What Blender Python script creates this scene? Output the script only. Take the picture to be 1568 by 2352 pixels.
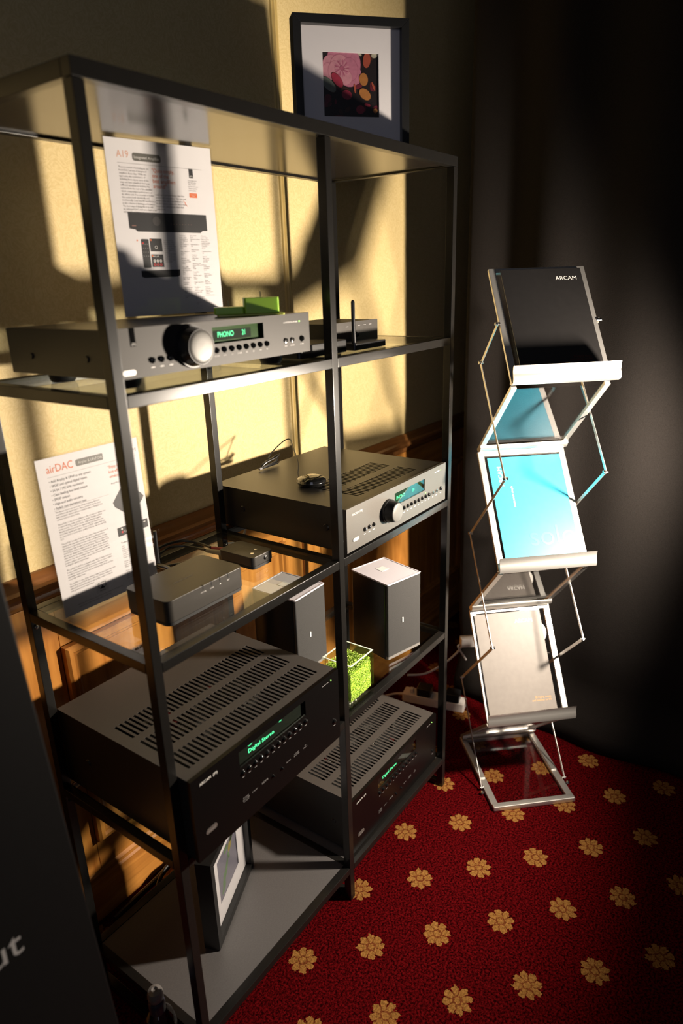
import bpy, bmesh, math, random
from mathutils import Vector, Matrix

random.seed(7)
S = bpy.context.scene
for o in list(bpy.data.objects): bpy.data.objects.remove(o)
COL = S.collection
PI = math.pi

# ------------------------------------------------------------------ camera
cam_d = bpy.data.cameras.new('camera'); cam = bpy.data.objects.new('camera', cam_d); COL.objects.link(cam)
CAM = Vector((-0.56698, -0.78583, 1.49110))
r_ = Vector((0.58211707, -0.81250479, -0.03123591))
u_ = Vector((0.27912822, 0.16360450, 0.94621404))
f_ = Vector((0.76369310, 0.55952617, -0.32202999))
M4 = Matrix(((r_.x, u_.x, -f_.x, CAM.x), (r_.y, u_.y, -f_.y, CAM.y), (r_.z, u_.z, -f_.z, CAM.z), (0, 0, 0, 1)))
cam.matrix_world = M4
cam_d.sensor_fit = 'VERTICAL'; cam_d.sensor_height = 36.0; cam_d.lens = 36.0 * 1564.363 / 2352
cam_d.clip_start = 0.02
cam_d.dof.use_dof = True; cam_d.dof.focus_distance = 1.62; cam_d.dof.aperture_fstop = 2.8
S.camera = cam

# ------------------------------------------------------------------ world, light, exposure
W = bpy.data.worlds.new('room_air'); S.world = W; W.use_nodes = True
bg = W.node_tree.nodes['Background']; bg.inputs[0].default_value = (0.80, 0.84, 1.0, 1); bg.inputs[1].default_value = 0.024

lamp_d = bpy.data.lights.new('display_spotlight', 'SPOT'); lamp = bpy.data.objects.new('display_spotlight', lamp_d); COL.objects.link(lamp)
lamp.location = (1.07, -0.80, 1.10)
lamp_d.energy = 168; lamp_d.color = (1.0, 0.86, 0.70); lamp_d.shadow_soft_size = 0.040
lamp_d.spot_size = math.radians(140); lamp_d.spot_blend = 0.6
lamp.rotation_euler = (Vector((0.75, 0.45, 0.88)) - Vector(lamp.location)).to_track_quat('-Z', 'Y').to_euler()

fill_d = bpy.data.lights.new('cool_fill', 'AREA'); fill = bpy.data.objects.new('cool_fill', fill_d); COL.objects.link(fill)  # dim cool fill light added to lift the shadows; no source in view
fill.location = (-2.2, -2.0, 2.0); fill_d.shape = 'RECTANGLE'; fill_d.size = 1.2; fill_d.size_y = 1.6; fill_d.energy = 6.5; fill_d.color = (0.78, 0.80, 1.0)
fill.rotation_euler = (Vector((0.6, 0.2, 1.5)) - Vector(fill.location)).to_track_quat('-Z', 'Y').to_euler()
try: S.cycles.transparent_max_bounces = 32
except Exception: pass
vs = S.view_settings
vs.view_transform = 'Standard'; vs.look = 'None'; vs.gamma = 1.0; vs.exposure = 0.0; vs.use_curve_mapping = False

# ------------------------------------------------------------------ material helpers
class NT:
    """tiny wrapper that turns python maths into shader math nodes"""
    def __init__(s, tree, sock): s.t = tree; s.s = sock
    def _m(s, op, b=None, c=None):
        n = s.t.nodes.new('ShaderNodeMath'); n.operation = op
        s.t.links.new(s.s, n.inputs[0])
        for i, v in ((1, b), (2, c)):
            if v is None: continue
            if isinstance(v, NT): s.t.links.new(v.s, n.inputs[i])
            else: n.inputs[i].default_value = v
        return NT(s.t, n.outputs[0])
    def __add__(s, o): return s._m('ADD', o)
    def __sub__(s, o): return s._m('SUBTRACT', o)
    def __mul__(s, o): return s._m('MULTIPLY', o)
    def __truediv__(s, o): return s._m('DIVIDE', o)
    def fract(s): return s._m('FRACT')
    def absv(s): return s._m('ABSOLUTE')
    def sqrt(s): return s._m('SQRT')
    def cos(s): return s._m('COSINE')
    def lt(s, o): return s._m('LESS_THAN', o)
    def gt(s, o): return s._m('GREATER_THAN', o)
    def mn(s, o): return s._m('MINIMUM', o)
    def mx(s, o): return s._m('MAXIMUM', o)
    def atan2(s, o): return s._m('ARCTAN2', o)
    def pw(s, o): return s._m('POWER', o)

MATS = {}
def newmat(name):
    m = bpy.data.materials.new(name); m.use_nodes = True; MATS[name] = m
    return m, m.node_tree, m.node_tree.nodes['Principled BSDF']
def mat(name, col, rough=0.5, metal=0.0, spec=0.5, emit=None, es=0.0, var=0.12, scale=60, bump=0.0, sheen=0.0, coat=0.0):
    if name in MATS: return MATS[name]
    m, t, b = newmat(name)
    b.inputs['Roughness'].default_value = rough; b.inputs['Metallic'].default_value = metal
    b.inputs['Specular IOR Level'].default_value = spec
    b.inputs['Coat Weight'].default_value = coat
    c = (col[0], col[1], col[2], 1)
    if emit:
        b.inputs['Base Color'].default_value = c
        b.inputs['Emission Color'].default_value = (emit[0], emit[1], emit[2], 1); b.inputs['Emission Strength'].default_value = es
        return m
    tc = t.nodes.new('ShaderNodeTexCoord'); n = t.nodes.new('ShaderNodeTexNoise'); n.inputs['Scale'].default_value = scale; n.inputs['Detail'].default_value = 4
    t.links.new(tc.outputs['Object'], n.inputs['Vector'])
    mx = t.nodes.new('ShaderNodeMix'); mx.data_type = 'RGBA'
    mx.inputs[6].default_value = tuple(v * (1 - var) for v in col) + (1,); mx.inputs[7].default_value = tuple(min(1, v * (1 + var)) for v in col) + (1,)
    t.links.new(n.outputs['Fac'], mx.inputs[0]); t.links.new(mx.outputs[2], b.inputs['Base Color'])
    if bump:
        bp = t.nodes.new('ShaderNodeBump'); bp.inputs['Strength'].default_value = bump; bp.inputs['Distance'].default_value = 0.002
        t.links.new(n.outputs['Fac'], bp.inputs['Height']); t.links.new(bp.outputs['Normal'], b.inputs['Normal'])
    return m
def glass(name, tint=(0.93, 0.96, 0.94), ior=1.5, rough=0.0, tintedge=None):
    if name in MATS: return MATS[name]
    m = bpy.data.materials.new(name); m.use_nodes = True; MATS[name] = m; t = m.node_tree; t.nodes.clear()
    out = t.nodes.new('ShaderNodeOutputMaterial'); mix = t.nodes.new('ShaderNodeMixShader'); fr = t.nodes.new('ShaderNodeFresnel')
    ge = t.nodes.new('ShaderNodeNewGeometry'); mr = t.nodes.new('ShaderNodeMapRange'); mr.inputs['To Min'].default_value = ior; mr.inputs['To Max'].default_value = 1 / ior
    t.links.new(ge.outputs['Backfacing'], mr.inputs['Value']); t.links.new(mr.outputs[0], fr.inputs['IOR'])
    tr = t.nodes.new('ShaderNodeBsdfTransparent'); tr.inputs[0].default_value = tint + (1,)
    gl = t.nodes.new('ShaderNodeBsdfGlossy'); gl.inputs['Roughness'].default_value = rough
    t.links.new(fr.outputs[0], mix.inputs[0]); t.links.new(tr.outputs[0], mix.inputs[1]); t.links.new(gl.outputs[0], mix.inputs[2]); t.links.new(mix.outputs[0], out.inputs[0])
    return m

BLACK = mat('black_powder_coat', (0.008, 0.0074, 0.0068), 0.27, spec=0.42)
BOARD = mat('black_brown_laminate', (0.014, 0.011, 0.009), 0.17, spec=0.5, scale=200)
BOARD2 = mat('dark_grey_laminate', (0.085, 0.080, 0.080), 0.45, scale=300, var=0.25)
CASE = mat('black_steel_case', (0.020, 0.018, 0.016), 0.36, spec=0.5, scale=400)
CASEA = mat('charcoal_satin_cover', (0.058, 0.052, 0.048), 0.45, scale=400)
FASCIA_BLACK = mat('black_anodised_fascia', (0.003, 0.0026, 0.0026), 0.28, spec=0.3, scale=300)
FASCIA_GREY = mat('graphite_anodised_fascia', (0.030, 0.027, 0.024), 0.50, metal=0.2, spec=0.35, scale=400)
FASCIA_SILVER = mat('silver_anodised_fascia', (0.125, 0.117, 0.106), 0.45, metal=0.5, scale=400)
DARKIN = mat('dark_interior', (0.006, 0.006, 0.006), 0.7)
RUBBER = mat('black_rubber', (0.012, 0.012, 0.012), 0.6)
GLOSSB = mat('black_gloss_plastic', (0.006, 0.006, 0.006), 0.06, spec=0.6, coat=0.5)
PLASB = mat('black_satin_plastic', (0.012, 0.012, 0.013), 0.32)
CHROME = mat('chrome', (0.75, 0.74, 0.72), 0.15, metal=1.0)
KNOBF = mat('pale_satin_knob_face', (0.15, 0.145, 0.135), 0.45, metal=0.2)
ALU = mat('satin_aluminium', (0.72, 0.70, 0.67), 0.34, metal=0.85, scale=300, var=0.05)
WHITEINK = mat('white_print', (0.75, 0.73, 0.70), 0.6, var=0.02)
GREYINK = mat('grey_print', (0.22, 0.21, 0.21), 0.6, var=0.02)
DARKINK = mat('dark_print', (0.018, 0.018, 0.02), 0.5, var=0.02)
ORANGEINK = mat('orange_print', (0.70, 0.16, 0.05), 0.6, var=0.02)
PALEORANGE = mat('pale_orange_print', (0.72, 0.38, 0.26), 0.6, var=0.02)
REDINK = mat('red_print', (0.55, 0.03, 0.03), 0.5, var=0.02)
PILLINK = mat('grey_badge_print', (0.13, 0.125, 0.11), 0.5, var=0.02)
PAPER = mat('white_paper', (0.74, 0.72, 0.73), 0.55, var=0.02)
VFD = mat('green_display_glow', (0.0, 0.02, 0.01), 0.5, emit=(0.12, 1.0, 0.42), es=4.0)
LED = mat('green_led', (0.02, 0.05, 0.02), 0.5, emit=(0.45, 1.0, 0.18), es=2.0)
LEDRED = mat('red_led', (0.05, 0.01, 0.01), 0.5, emit=(1.0, 0.08, 0.10), es=1.2)
VFDBACK = mat('green_window_tint', (0.035, 0.085, 0.008), 0.25, var=0.3)
GLASS = glass('clear_shelf_glass', (0.92, 0.95, 0.93))
ACRYL = glass('clear_acrylic', (0.97, 0.97, 0.97), 1.45)
WINDOW = glass('smoked_window', (0.80, 0.85, 0.80), 1.5)
PICGLASS = glass('picture_glass', (0.98, 0.98, 0.98), 1.35)

def wood_mat(name, dark, light, axis=0, rough=0.32, sc=1.0):
    m, t, b = newmat(name)
    tc = t.nodes.new('ShaderNodeTexCoord'); mp = t.nodes.new('ShaderNodeMapping')
    s = [34 * sc, 34 * sc, 34 * sc]; s[axis] = 2.6 * sc; mp.inputs['Scale'].default_value = s
    t.links.new(tc.outputs['Object'], mp.inputs[0])
    n = t.nodes.new('ShaderNodeTexNoise'); n.inputs['Scale'].default_value = 1.0; n.inputs['Detail'].default_value = 6; n.inputs['Distortion'].default_value = 0.8
    t.links.new(mp.outputs[0], n.inputs['Vector'])
    n2 = t.nodes.new('ShaderNodeTexNoise'); n2.inputs['Scale'].default_value = 7.0; n2.inputs['Detail'].default_value = 2
    t.links.new(tc.outputs['Object'], n2.inputs['Vector'])
    fac = (NT(t, n.outputs['Fac']) * 0.75 + NT(t, n2.outputs['Fac']) * 0.35 - 0.05)
    cr = t.nodes.new('ShaderNodeValToRGB'); cr.color_ramp.elements[0].position = 0.30; cr.color_ramp.elements[1].position = 0.72
    cr.color_ramp.elements[0].color = dark + (1,); cr.color_ramp.elements[1].color = light + (1,)
    t.links.new(fac.s, cr.inputs[0]); t.links.new(cr.outputs[0], b.inputs['Base Color'])
    b.inputs['Roughness'].default_value = rough
    return m
WOODH = wood_mat('honey_pine_horizontal', (0.34, 0.118, 0.020), (0.74, 0.33, 0.072), 0)
WOODV = wood_mat('honey_pine_vertical', (0.34, 0.118, 0.020), (0.76, 0.34, 0.074), 2)
WOODD = wood_mat('brown_pine_moulding', (0.17, 0.065, 0.020), (0.40, 0.17, 0.050), 0, 0.22)

def wallpaper_mat():
    m, t, b = newmat('cream_damask_wallpaper')
    tc = t.nodes.new('ShaderNodeTexCoord')
    n = t.nodes.new('ShaderNodeTexNoise'); n.inputs['Scale'].default_value = 26; n.inputs['Detail'].default_value = 2; n.inputs['Distortion'].default_value = 2.6
    n2 = t.nodes.new('ShaderNodeTexNoise'); n2.inputs['Scale'].default_value = 160; n2.inputs['Detail'].default_value = 3
    for k in (n, n2): t.links.new(tc.outputs['Object'], k.inputs['Vector'])
    band = ((NT(t, n.outputs['Fac']) * 5.0).fract() - 0.5).absv()
    fac = band * 0.9 + NT(t, n2.outputs['Fac']) * 0.6 - 0.05
    cr = t.nodes.new('ShaderNodeValToRGB'); cr.color_ramp.elements[0].position = 0.1; cr.color_ramp.elements[1].position = 0.8
    cr.color_ramp.elements[0].color = (0.62, 0.465, 0.200, 1); cr.color_ramp.elements[1].color = (0.74, 0.585, 0.290, 1)
    t.links.new(fac.s, cr.inputs[0]); t.links.new(cr.outputs[0], b.inputs['Base Color']); b.inputs['Roughness'].default_value = 0.62
    return m
WALLPAPER = wallpaper_mat()

def carpet_mat():
    m, t, b = newmat('red_carpet_with_gold_flowers')
    tc = t.nodes.new('ShaderNodeTexCoord'); sep = t.nodes.new('ShaderNodeSeparateXYZ')
    nz = t.nodes.new('ShaderNodeTexNoise'); nz.inputs['Scale'].default_value = 130; nz.inputs['Detail'].default_value = 2
    t.links.new(tc.outputs['Object'], nz.inputs['Vector'])
    vm = t.nodes.new('ShaderNodeVectorMath'); vm.operation = 'SUBTRACT'; vm.inputs[1].default_value = (0.5, 0.5, 0.5)
    t.links.new(nz.outputs['Color'], vm.inputs[0])
    vs2 = t.nodes.new('ShaderNodeVectorMath'); vs2.operation = 'SCALE'; vs2.inputs['Scale'].default_value = 0.014
    t.links.new(vm.outputs[0], vs2.inputs[0])
    va = t.nodes.new('ShaderNodeVectorMath'); va.operation = 'ADD'
    t.links.new(tc.outputs['Object'], va.inputs[0]); t.links.new(vs2.outputs[0], va.inputs[1])
    t.links.new(va.outputs[0], sep.inputs[0])
    X, Y = NT(t, sep.outputs[0]), NT(t, sep.outputs[1])
    def lattice(ox, oy):
        fx = ((X - ox) / 0.2337 + 100.5).fract() - 0.5
        fy = ((Y - oy) / 0.2247 + 100.5).fract() - 0.5
        return fx * 0.2337, fy * 0.2247
    masks = []
    for ox, oy in ((0.532, 0.002), (0.532 + 0.11685, 0.002 + 0.11235)):
        dx, dy = lattice(ox, oy)
        rr = (dx * dx + dy * dy).sqrt()
        th = dy.atan2(dx)
        pet = ((th * 4.0 + 0.5).cos().absv()).pw(0.6)
        R = pet * 0.0135 + 0.0195
        inside = rr.lt(R)
        # red veins between petals and round the centre
        vein = pet.lt(0.50) * rr.gt(0.0105) * rr.lt(0.024)
        ring = ((rr - 0.0095).absv()).lt(0.0019)
        masks.append((inside, vein.mx(ring)))
    inside = masks[0][0].mx(masks[1][0]); veins = (masks[0][0] * masks[0][1]).mx(masks[1][0] * masks[1][1])
    n3 = t.nodes.new('ShaderNodeTexNoise'); n3.inputs['Scale'].default_value = 190; n3.inputs['Detail'].default_value = 3; n3.inputs['Roughness'].default_value = 0.7
    t.links.new(tc.outputs['Object'], n3.inputs['Vector'])
    def ramp(a, c, p0=0.34, p1=0.68):
        cr = t.nodes.new('ShaderNodeValToRGB'); cr.color_ramp.elements[0].position = p0; cr.color_ramp.elements[1].position = p1
        cr.color_ramp.elements[0].color = a + (1,); cr.color_ramp.elements[1].color = c + (1,)
        t.links.new(n3.outputs['Fac'], cr.inputs[0]); return cr.outputs[0]
    red = ramp((0.010, 0.0005, 0.0008), (0.105, 0.0032, 0.0046), 0.40, 0.64); gold = ramp((0.13, 0.056, 0.014), (0.30, 0.145, 0.040)); dk = ramp((0.07, 0.016, 0.006), (0.17, 0.055, 0.018))
    def mixc(f, a, c):
        mx = t.nodes.new('ShaderNodeMix'); mx.data_type = 'RGBA'; t.links.new(f.s, mx.inputs[0]); t.links.new(a, mx.inputs[6]); t.links.new(c, mx.inputs[7]); return mx.outputs[2]
    col = mixc(veins, mixc(inside, red, gold), dk)
    t.links.new(col, b.inputs['Base Color']); b.inputs['Roughness'].default_value = 0.9; b.inputs['Specular IOR Level'].default_value = 0.0
    bp = t.nodes.new('ShaderNodeBump'); bp.inputs['Strength'].default_value = 0.7; bp.inputs['Distance'].default_value = 0.004
    t.links.new(n3.outputs['Fac'], bp.inputs['Height']); t.links.new(bp.outputs['Normal'], b.inputs['Normal'])
    return m
CARPET = carpet_mat()
DRAPE = mat('black_molton_fabric', (0.014, 0.012, 0.011), 0.95, spec=0.06, scale=350, var=0.4, bump=0.3)

# ------------------------------------------------------------------ mesh helpers
class MB:
    def __init__(s): s.v = []; s.f = []; s.mi = []
    def _add(s, vs_, fs, k=0):
        b = len(s.v); s.v += [tuple(v) for v in vs_]
        for f in fs: s.f.append([i + b for i in f]); s.mi.append(k)
        return s
    def box(s, x0, y0, z0, x1, y1, z1, k=0):
        v = [(x, y, z) for z in (z0, z1) for y in (y0, y1) for x in (x0, x1)]
        return s._add(v, [(0, 2, 3, 1), (4, 5, 7, 6), (0, 1, 5, 4), (2, 6, 7, 3), (0, 4, 6, 2), (1, 3, 7, 5)], k)
    def cyl(s, p0, p1, r0, r1=None, n=20, k=0, caps=True):
        r1 = r0 if r1 is None else r1
        p0, p1 = Vector(p0), Vector(p1); d = (p1 - p0).normalized()
        a = d.orthogonal().normalized(); c = d.cross(a)
        v = []
        for p, r in ((p0, r0), (p1, r1)):
            for i in range(n):
                an = 2 * PI * i / n; v.append(p + (a * math.cos(an) + c * math.sin(an)) * r)
        f = [(i, (i + 1) % n, n + (i + 1) % n, n + i) for i in range(n)]
        if caps: f += [tuple(range(n - 1, -1, -1)), tuple(range(n, 2 * n))]
        return s._add(v, f, k)
    def tube(s, pts, r, n=8, k=0, sub=4):
        P = [Vector(p) for p in pts]
        if sub > 1 and len(P) > 2:
            Q = []
            for i in range(len(P) - 1):
                a, b, c, d = P[max(i - 1, 0)], P[i], P[i + 1], P[min(i + 2, len(P) - 1)]
                for j in range(sub):
                    u = j / sub
                    Q.append(0.5 * ((2 * b) + (c - a) * u + (2 * a - 5 * b + 4 * c - d) * u * u + (3 * b - a - 3 * c + d) * u ** 3))
            Q.append(P[-1]); P = Q
        v = []; up = None
        for i, p in enumerate(P):
            d = (P[min(i + 1, len(P) - 1)] - P[max(i - 1, 0)]).normalized()
            if up is None: up = d.orthogonal().normalized()
            a = (up - d * up.dot(d)).normalized(); up = a; c = d.cross(a)
            for j in range(n):
                an = 2 * PI * j / n; v.append(p + (a * math.cos(an) + c * math.sin(an)) * r)
        f = []
        for i in range(len(P) - 1):
            for j in range(n): f.append((i * n + j, i * n + (j + 1) % n, (i + 1) * n + (j + 1) % n, (i + 1) * n + j))
        f += [tuple(range(n - 1, -1, -1)), tuple(range((len(P) - 1) * n, len(P) * n))]
        return s._add(v, f, k)
    def lathe(s, prof, c=(0, 0, 0), n=28, k=0):
        v = []
        for r, z in prof:
            for i in range(n): v.append((c[0] + r * math.cos(2 * PI * i / n), c[1] + r * math.sin(2 * PI * i / n), c[2] + z))
        f = []
        for j in range(len(prof) - 1):
            for i in range(n): f.append((j * n + i, j * n + (i + 1) % n, (j + 1) * n + (i + 1) % n, (j + 1) * n + i))
        if prof[0][0] > 1e-6: f.append(tuple(range(n - 1, -1, -1)))
        if prof[-1][0] > 1e-6: f.append(tuple(range((len(prof) - 1) * n, len(prof) * n)))
        return s._add(v, f, k)
    def prism(s, poly, z0, z1, k=0, axis='z'):
        n = len(poly)
        if axis == 'z': v = [(x, y, z0) for x, y in poly] + [(x, y, z1) for x, y in poly]
        elif axis == 'y': v = [(x, z0, y) for x, y in poly] + [(x, z1, y) for x, y in poly]
        else: v = [(z0, x, y) for x, y in poly] + [(z1, x, y) for x, y in poly]
        f = [(i, (i + 1) % n, n + (i + 1) % n, n + i) for i in range(n)] + [tuple(range(n - 1, -1, -1)), tuple(range(n, 2 * n))]
        return s._add(v, f, k)
    def flat(s, poly, y=0.0, k=0):           # polygon in the local x-z plane facing -y
        return s._add([(x, y, z) for x, z in poly], [tuple(range(len(poly)))], k)
    def frect(s, x0, z0, x1, z1, y=0.0, k=0): return s.flat([(x0, z0), (x1, z0), (x1, z1), (x0, z1)], y, k)
    def fell(s, cx, cz, rx, rz, y=0.0, k=0, rot=0, n=20):
        P = []
        for i in range(n):
            a = 2 * PI * i / n; x, z = rx * math.cos(a), rz * math.sin(a)
            P.append((cx + x * math.cos(rot) - z * math.sin(rot), cz + x * math.sin(rot) + z * math.cos(rot)))
        return s.flat(P, y, k)
    def build(s, name, m, parent=None, bevel=0.0, seg=2, smooth=True, angle=0.6):
        me = bpy.data.meshes.new(name); me.from_pydata(s.v, [], s.f)
        ms = m if isinstance(m, (list, tuple)) else [m]
        for x in ms: me.materials.append(x)
        me.polygons.foreach_set('material_index', s.mi)
        bm = bmesh.new(); bm.from_mesh(me); bmesh.ops.recalc_face_normals(bm, faces=bm.faces)
        if bevel:
            es = [e for e in bm.edges if len(e.link_faces) == 2 and e.calc_face_angle(0) > 0.5]
            bmesh.ops.bevel(bm, geom=es, offset=bevel, segments=seg, affect='EDGES', profile=0.5)
        bm.to_mesh(me); bm.free()
        if smooth:
            me.polygons.foreach_set('use_smooth', [True] * len(me.polygons)); me.set_sharp_from_angle(angle=angle)
        o = bpy.data.objects.new(name, me); COL.objects.link(o)
        if bevel and smooth:
            wn = o.modifiers.new('weighted_normals', 'WEIGHTED_NORMAL'); wn.weight = 100; wn.keep_sharp = True
        if parent: o.parent = parent
        return o
def rrect(x0, y0, x1, y1, r, n=5):
    P = []
    for cx, cy, a0 in ((x1 - r, y0 + r, -PI / 2), (x1 - r, y1 - r, 0), (x0 + r, y1 - r, PI / 2), (x0 + r, y0 + r, PI)):
        for i in range(n + 1):
            a = a0 + PI / 2 * i / n; P.append((cx + r * math.cos(a), cy + r * math.sin(a)))
    return P
def thing(name, label, cat, loc=(0, 0, 0), rz=0.0, rx=0.0, group=None):
    o = bpy.data.objects.new(name, None); COL.objects.link(o); o.location = loc; o.rotation_euler = (rx, 0, rz); o.empty_display_size = 0.05
    o['label'] = label; o['category'] = cat
    if group: o['group'] = group
    return o
def tag(o, label, cat, group=None):
    o['label'] = label; o['category'] = cat
    if group: o['group'] = group
    return o
def struct(o): o['kind'] = 'structure'; return o
def text(name, body, size, x, z, m, parent, y=-0.0004, align='LEFT', width=1.0, line=1.0, rot=0.0, plane='xz', res=None):
    if res is None: res = 5 if size > 0.02 else (3 if size > 0.0058 else 1)
    cu = bpy.data.curves.new('t', 'FONT'); cu.body = body; cu.size = size; cu.align_x = align; cu.resolution_u = res; cu.space_line = line
    ob = bpy.data.objects.new('t', cu)
    me = bpy.data.meshes.new_from_object(ob); bpy.data.objects.remove(ob); bpy.data.curves.remove(cu)
    c, s = math.cos(rot), math.sin(rot)
    for v in me.vertices:
        a, b = v.co.x * width, v.co.y
        a, b = a * c - b * s, a * s + b * c
        v.co = (x + a, y, z + b) if plane == 'xz' else (x + a, z + b, y)
    me.materials.clear(); me.materials.append(m); me.name = name
    o = bpy.data.objects.new(name, me); COL.objects.link(o); o.parent = parent
    return o

# ------------------------------------------------------------------ the room
m = MB(); m.box(-3.0, -4.0, -0.05, 2.3, 0.62, 0.0)
floor = struct(m.build('floor', CARPET, smooth=False))
WY = 0.50
m = MB(); m.box(-2.0, WY, 0.90, 2.15, WY + 0.12, 2.9)
wall = struct(m.build('wall_back', WALLPAPER, smooth=False))
m = MB(); m.box(-2.0, WY, 0.0, 2.15, WY + 0.12, 0.90); m.build('wainscot_backing', WOODV, wall, smooth=False)
m = MB(); m.box(2.15, -4.0, 0.0, 2.27, 0.62, 2.9); struct(m.build('wall_right', mat('dark_painted_wall', (0.06, 0.055, 0.05), 0.8), smooth=False))

def profile_rail(name, prof, x0, x1, m_, parent=None):
    mb = MB(); mb.prism([(WY - d, z) for d, z in prof], x0, x1, axis='x'); return mb.build(name, m_, parent, angle=0.5)
struct(profile_rail('trim_1', [(0, 0.872), (0.006, 0.872), (0.010, 0.880), (0.010, 0.890), (0.020, 0.893), (0.030, 0.899), (0.034, 0.907), (0.032, 0.915), (0.022, 0.919), (0.018, 0.925), (0.014, 0.934), (0.007, 0.940), (0, 0.941)], -2.0, 2.15, WOODD))
struct(profile_rail('baseboard_back', [(0, 0), (0.016, 0), (0.016, 0.088), (0.013, 0.094), (0.013, 0.108), (0.009, 0.114), (0.009, 0.124), (0.004, 0.132), (0, 0.133)], -2.0, 2.15, WOODH))
# vertical cover strip on the wallpaper and the pilaster seam below it
m = MB(); m.prism([(0.956, WY), (0.958, WY - 0.004), (0.962, WY - 0.005), (0.965, WY - 0.002), (0.968, WY - 0.006), (0.972, WY - 0.006), (0.975, WY - 0.002), (0.978, WY - 0.005), (0.982, WY - 0.004), (0.984, WY)], 0.941, 2.9)
struct(m.build('trim_2', mat('cream_painted_moulding', (0.62, 0.46, 0.17), 0.5)))
def plank(x0, x1, z0, z1, m_, d=0.006):
    mb = MB(); mb.box(x0, WY - d, z0, x1, WY - 0.0005, z1); return mb.build('plank', m_, wall, bevel=0.0012, smooth=False)
def raised_panel(x0, x1, z0, z1):
    p = MB(); w = 0.034
    ring = [(0.0, 0.006), (0.0, 0.022), (0.006, 0.027), (0.014, 0.028), (0.019, 0.022), (0.024, 0.022), (0.030, 0.014), (w, 0.013)]
    vv = []
    for i, d in ring:
        vv += [(x0 + i, WY - d, z0 + i), (x1 - i, WY - d, z0 + i), (x1 - i, WY - d, z1 - i), (x0 + i, WY - d, z1 - i)]
    ff = []
    for j in range(len(ring) - 1):
        for i in range(4): ff.append((j * 4 + i, j * 4 + (i + 1) % 4, (j + 1) * 4 + (i + 1) % 4, (j + 1) * 4 + i))
    p._add(vv, ff); o = p.build('panel', WOODV, wall, angle=0.35)
    f = MB(); f.box(x0 + w - 0.001, WY - 0.0135, z0 + w - 0.001, x1 - w + 0.001, WY - 0.002, z1 - w + 0.001); f.build('panel_field', WOODV, o, smooth=False)
def bay(x0, x1):
    plank(x0, x0 + 0.112, 0.134, 0.870, WOODV); plank(x1 - 0.088, x1, 0.134, 0.870, WOODV)
    plank(x0 + 0.113, x1 - 0.089, 0.754, 0.870, WOODH); plank(x0 + 0.113, x1 - 0.089, 0.134, 0.222, WOODH)
    raised_panel(x0 + 0.113, x1 - 0.089, 0.223, 0.753)
bay(0.015, 0.963)
plank(0.972, 1.058, 0.134, 0.870, WOODV); bay(1.061, 2.148); bay(-0.95, 0.012); bay(-1.93, -0.953)

# black drape hanging at the end of the stand
m = MB(); ny, nz = 220, 26; vv = []; ff = []
for j in range(nz + 1):
    z = 2.75 * (j / nz) ** 1.7
    for i in range(ny + 1):
        t_ = i / ny; y = 0.200 - 2.9 * t_
        fold = 0.016 * math.sin(y * 21 + 0.6 * math.sin(y * 7)) + 0.010 * math.sin(y * 9.3 + 1.2)
        amp = 0.55 + 0.45 * min(1, z / 1.2)
        hem = -0.035 * math.exp(-((z - 0.05) / 0.06) ** 2) + 0.020 * math.exp(-((z - 0.20) / 0.07) ** 2)
        vv.append((1.435 + 0.07 * max(0.0, (y + 0.12) / 0.33) ** 1.5 + fold * amp + hem, y, z))
for j in range(nz):
    for i in range(ny):
        a = j * (ny + 1) + i; ff.append((a, a + 1, a + ny + 2, a + ny + 1))
m._add(vv, ff); dr = m.build('drape', DRAPE, angle=3.0)
md = dr.modifiers.new('thickness', 'SOLIDIFY'); md.thickness = 0.003
tag(dr, 'tall black fabric drape hanging to the carpet behind the brochure stand', 'curtain')

# ------------------------------------------------------------------ shelf unit
PA, PB, XM, DP = 0.0175, 0.0195, 0.4925, 0.365
XS = (0.0, XM, 1.0 - PA)
LV = (1.3504, 0.9330, 0.5380, 0.1050)
RH = 0.0185
su = thing('shelf_unit', 'tall black metal shelf unit with glass shelves and two bays', 'shelf unit')
for x in XS:
    for y in (0.0, DP - PB):
        MB().box(x, y, 0, x + PA, y + PB, 1.728).build('post', BLACK, su, bevel=0.0012)
m = MB(); m.box(PA + 0.0005, 0.012, 1.7320, 1 - PA - 0.0005, DP - 0.012, 1.7480); m.build('top_board', BOARD, su, smooth=False)
def rail(x0, y0, z0, x1, y1, z1): MB().box(x0, y0, z0, x1, y1, z1).build('rail', BLACK, su, bevel=0.0012)
for y0, y1 in ((0, PB), (DP - PB, DP)): rail(0, y0, 1.7285, 1.0, y1, 1.750)
for x in (0, 1 - PA): rail(x, PB + 0.0003, 1.7285, x + PA, DP - PB - 0.0003, 1.750)
for z in LV:
    for x0, x1 in ((XS[0] + PA + 0.0003, XM - 0.0003), (XM + PA + 0.0003, XS[2] - 0.0003)):
        rail(x0, 0, z - RH, x1, PB, z); rail(x0, DP - PB, z - RH, x1, DP, z)
    for x in XS: rail(x, PB + 0.0003, z - RH, x + PA, DP - PB - 0.0003, z)
for x in XS: rail(x, PB + 0.0003, 0.0, x + PA, DP - PB - 0.0003, 0.018)
for z in LV[:3]:
    for x0, x1 in ((XS[0] + PA, XM), (XM + PA, XS[2])):
        MB().box(x0 + 0.001, PB + 0.001, z - 0.0065, x1 - 0.001, DP - PB - 0.001, z - 0.0005).build('glass_shelf', GLASS, su, smooth=False)
for x0, x1 in ((XS[0] + PA, XM), (XM + PA, XS[2])):
    MB().box(x0 + 0.0005, PB + 0.001, 0.090, x1 - 0.0005, DP - PB - 0.001, 0.1035).build('bottom_board', BOARD2, su, smooth=False)
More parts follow.
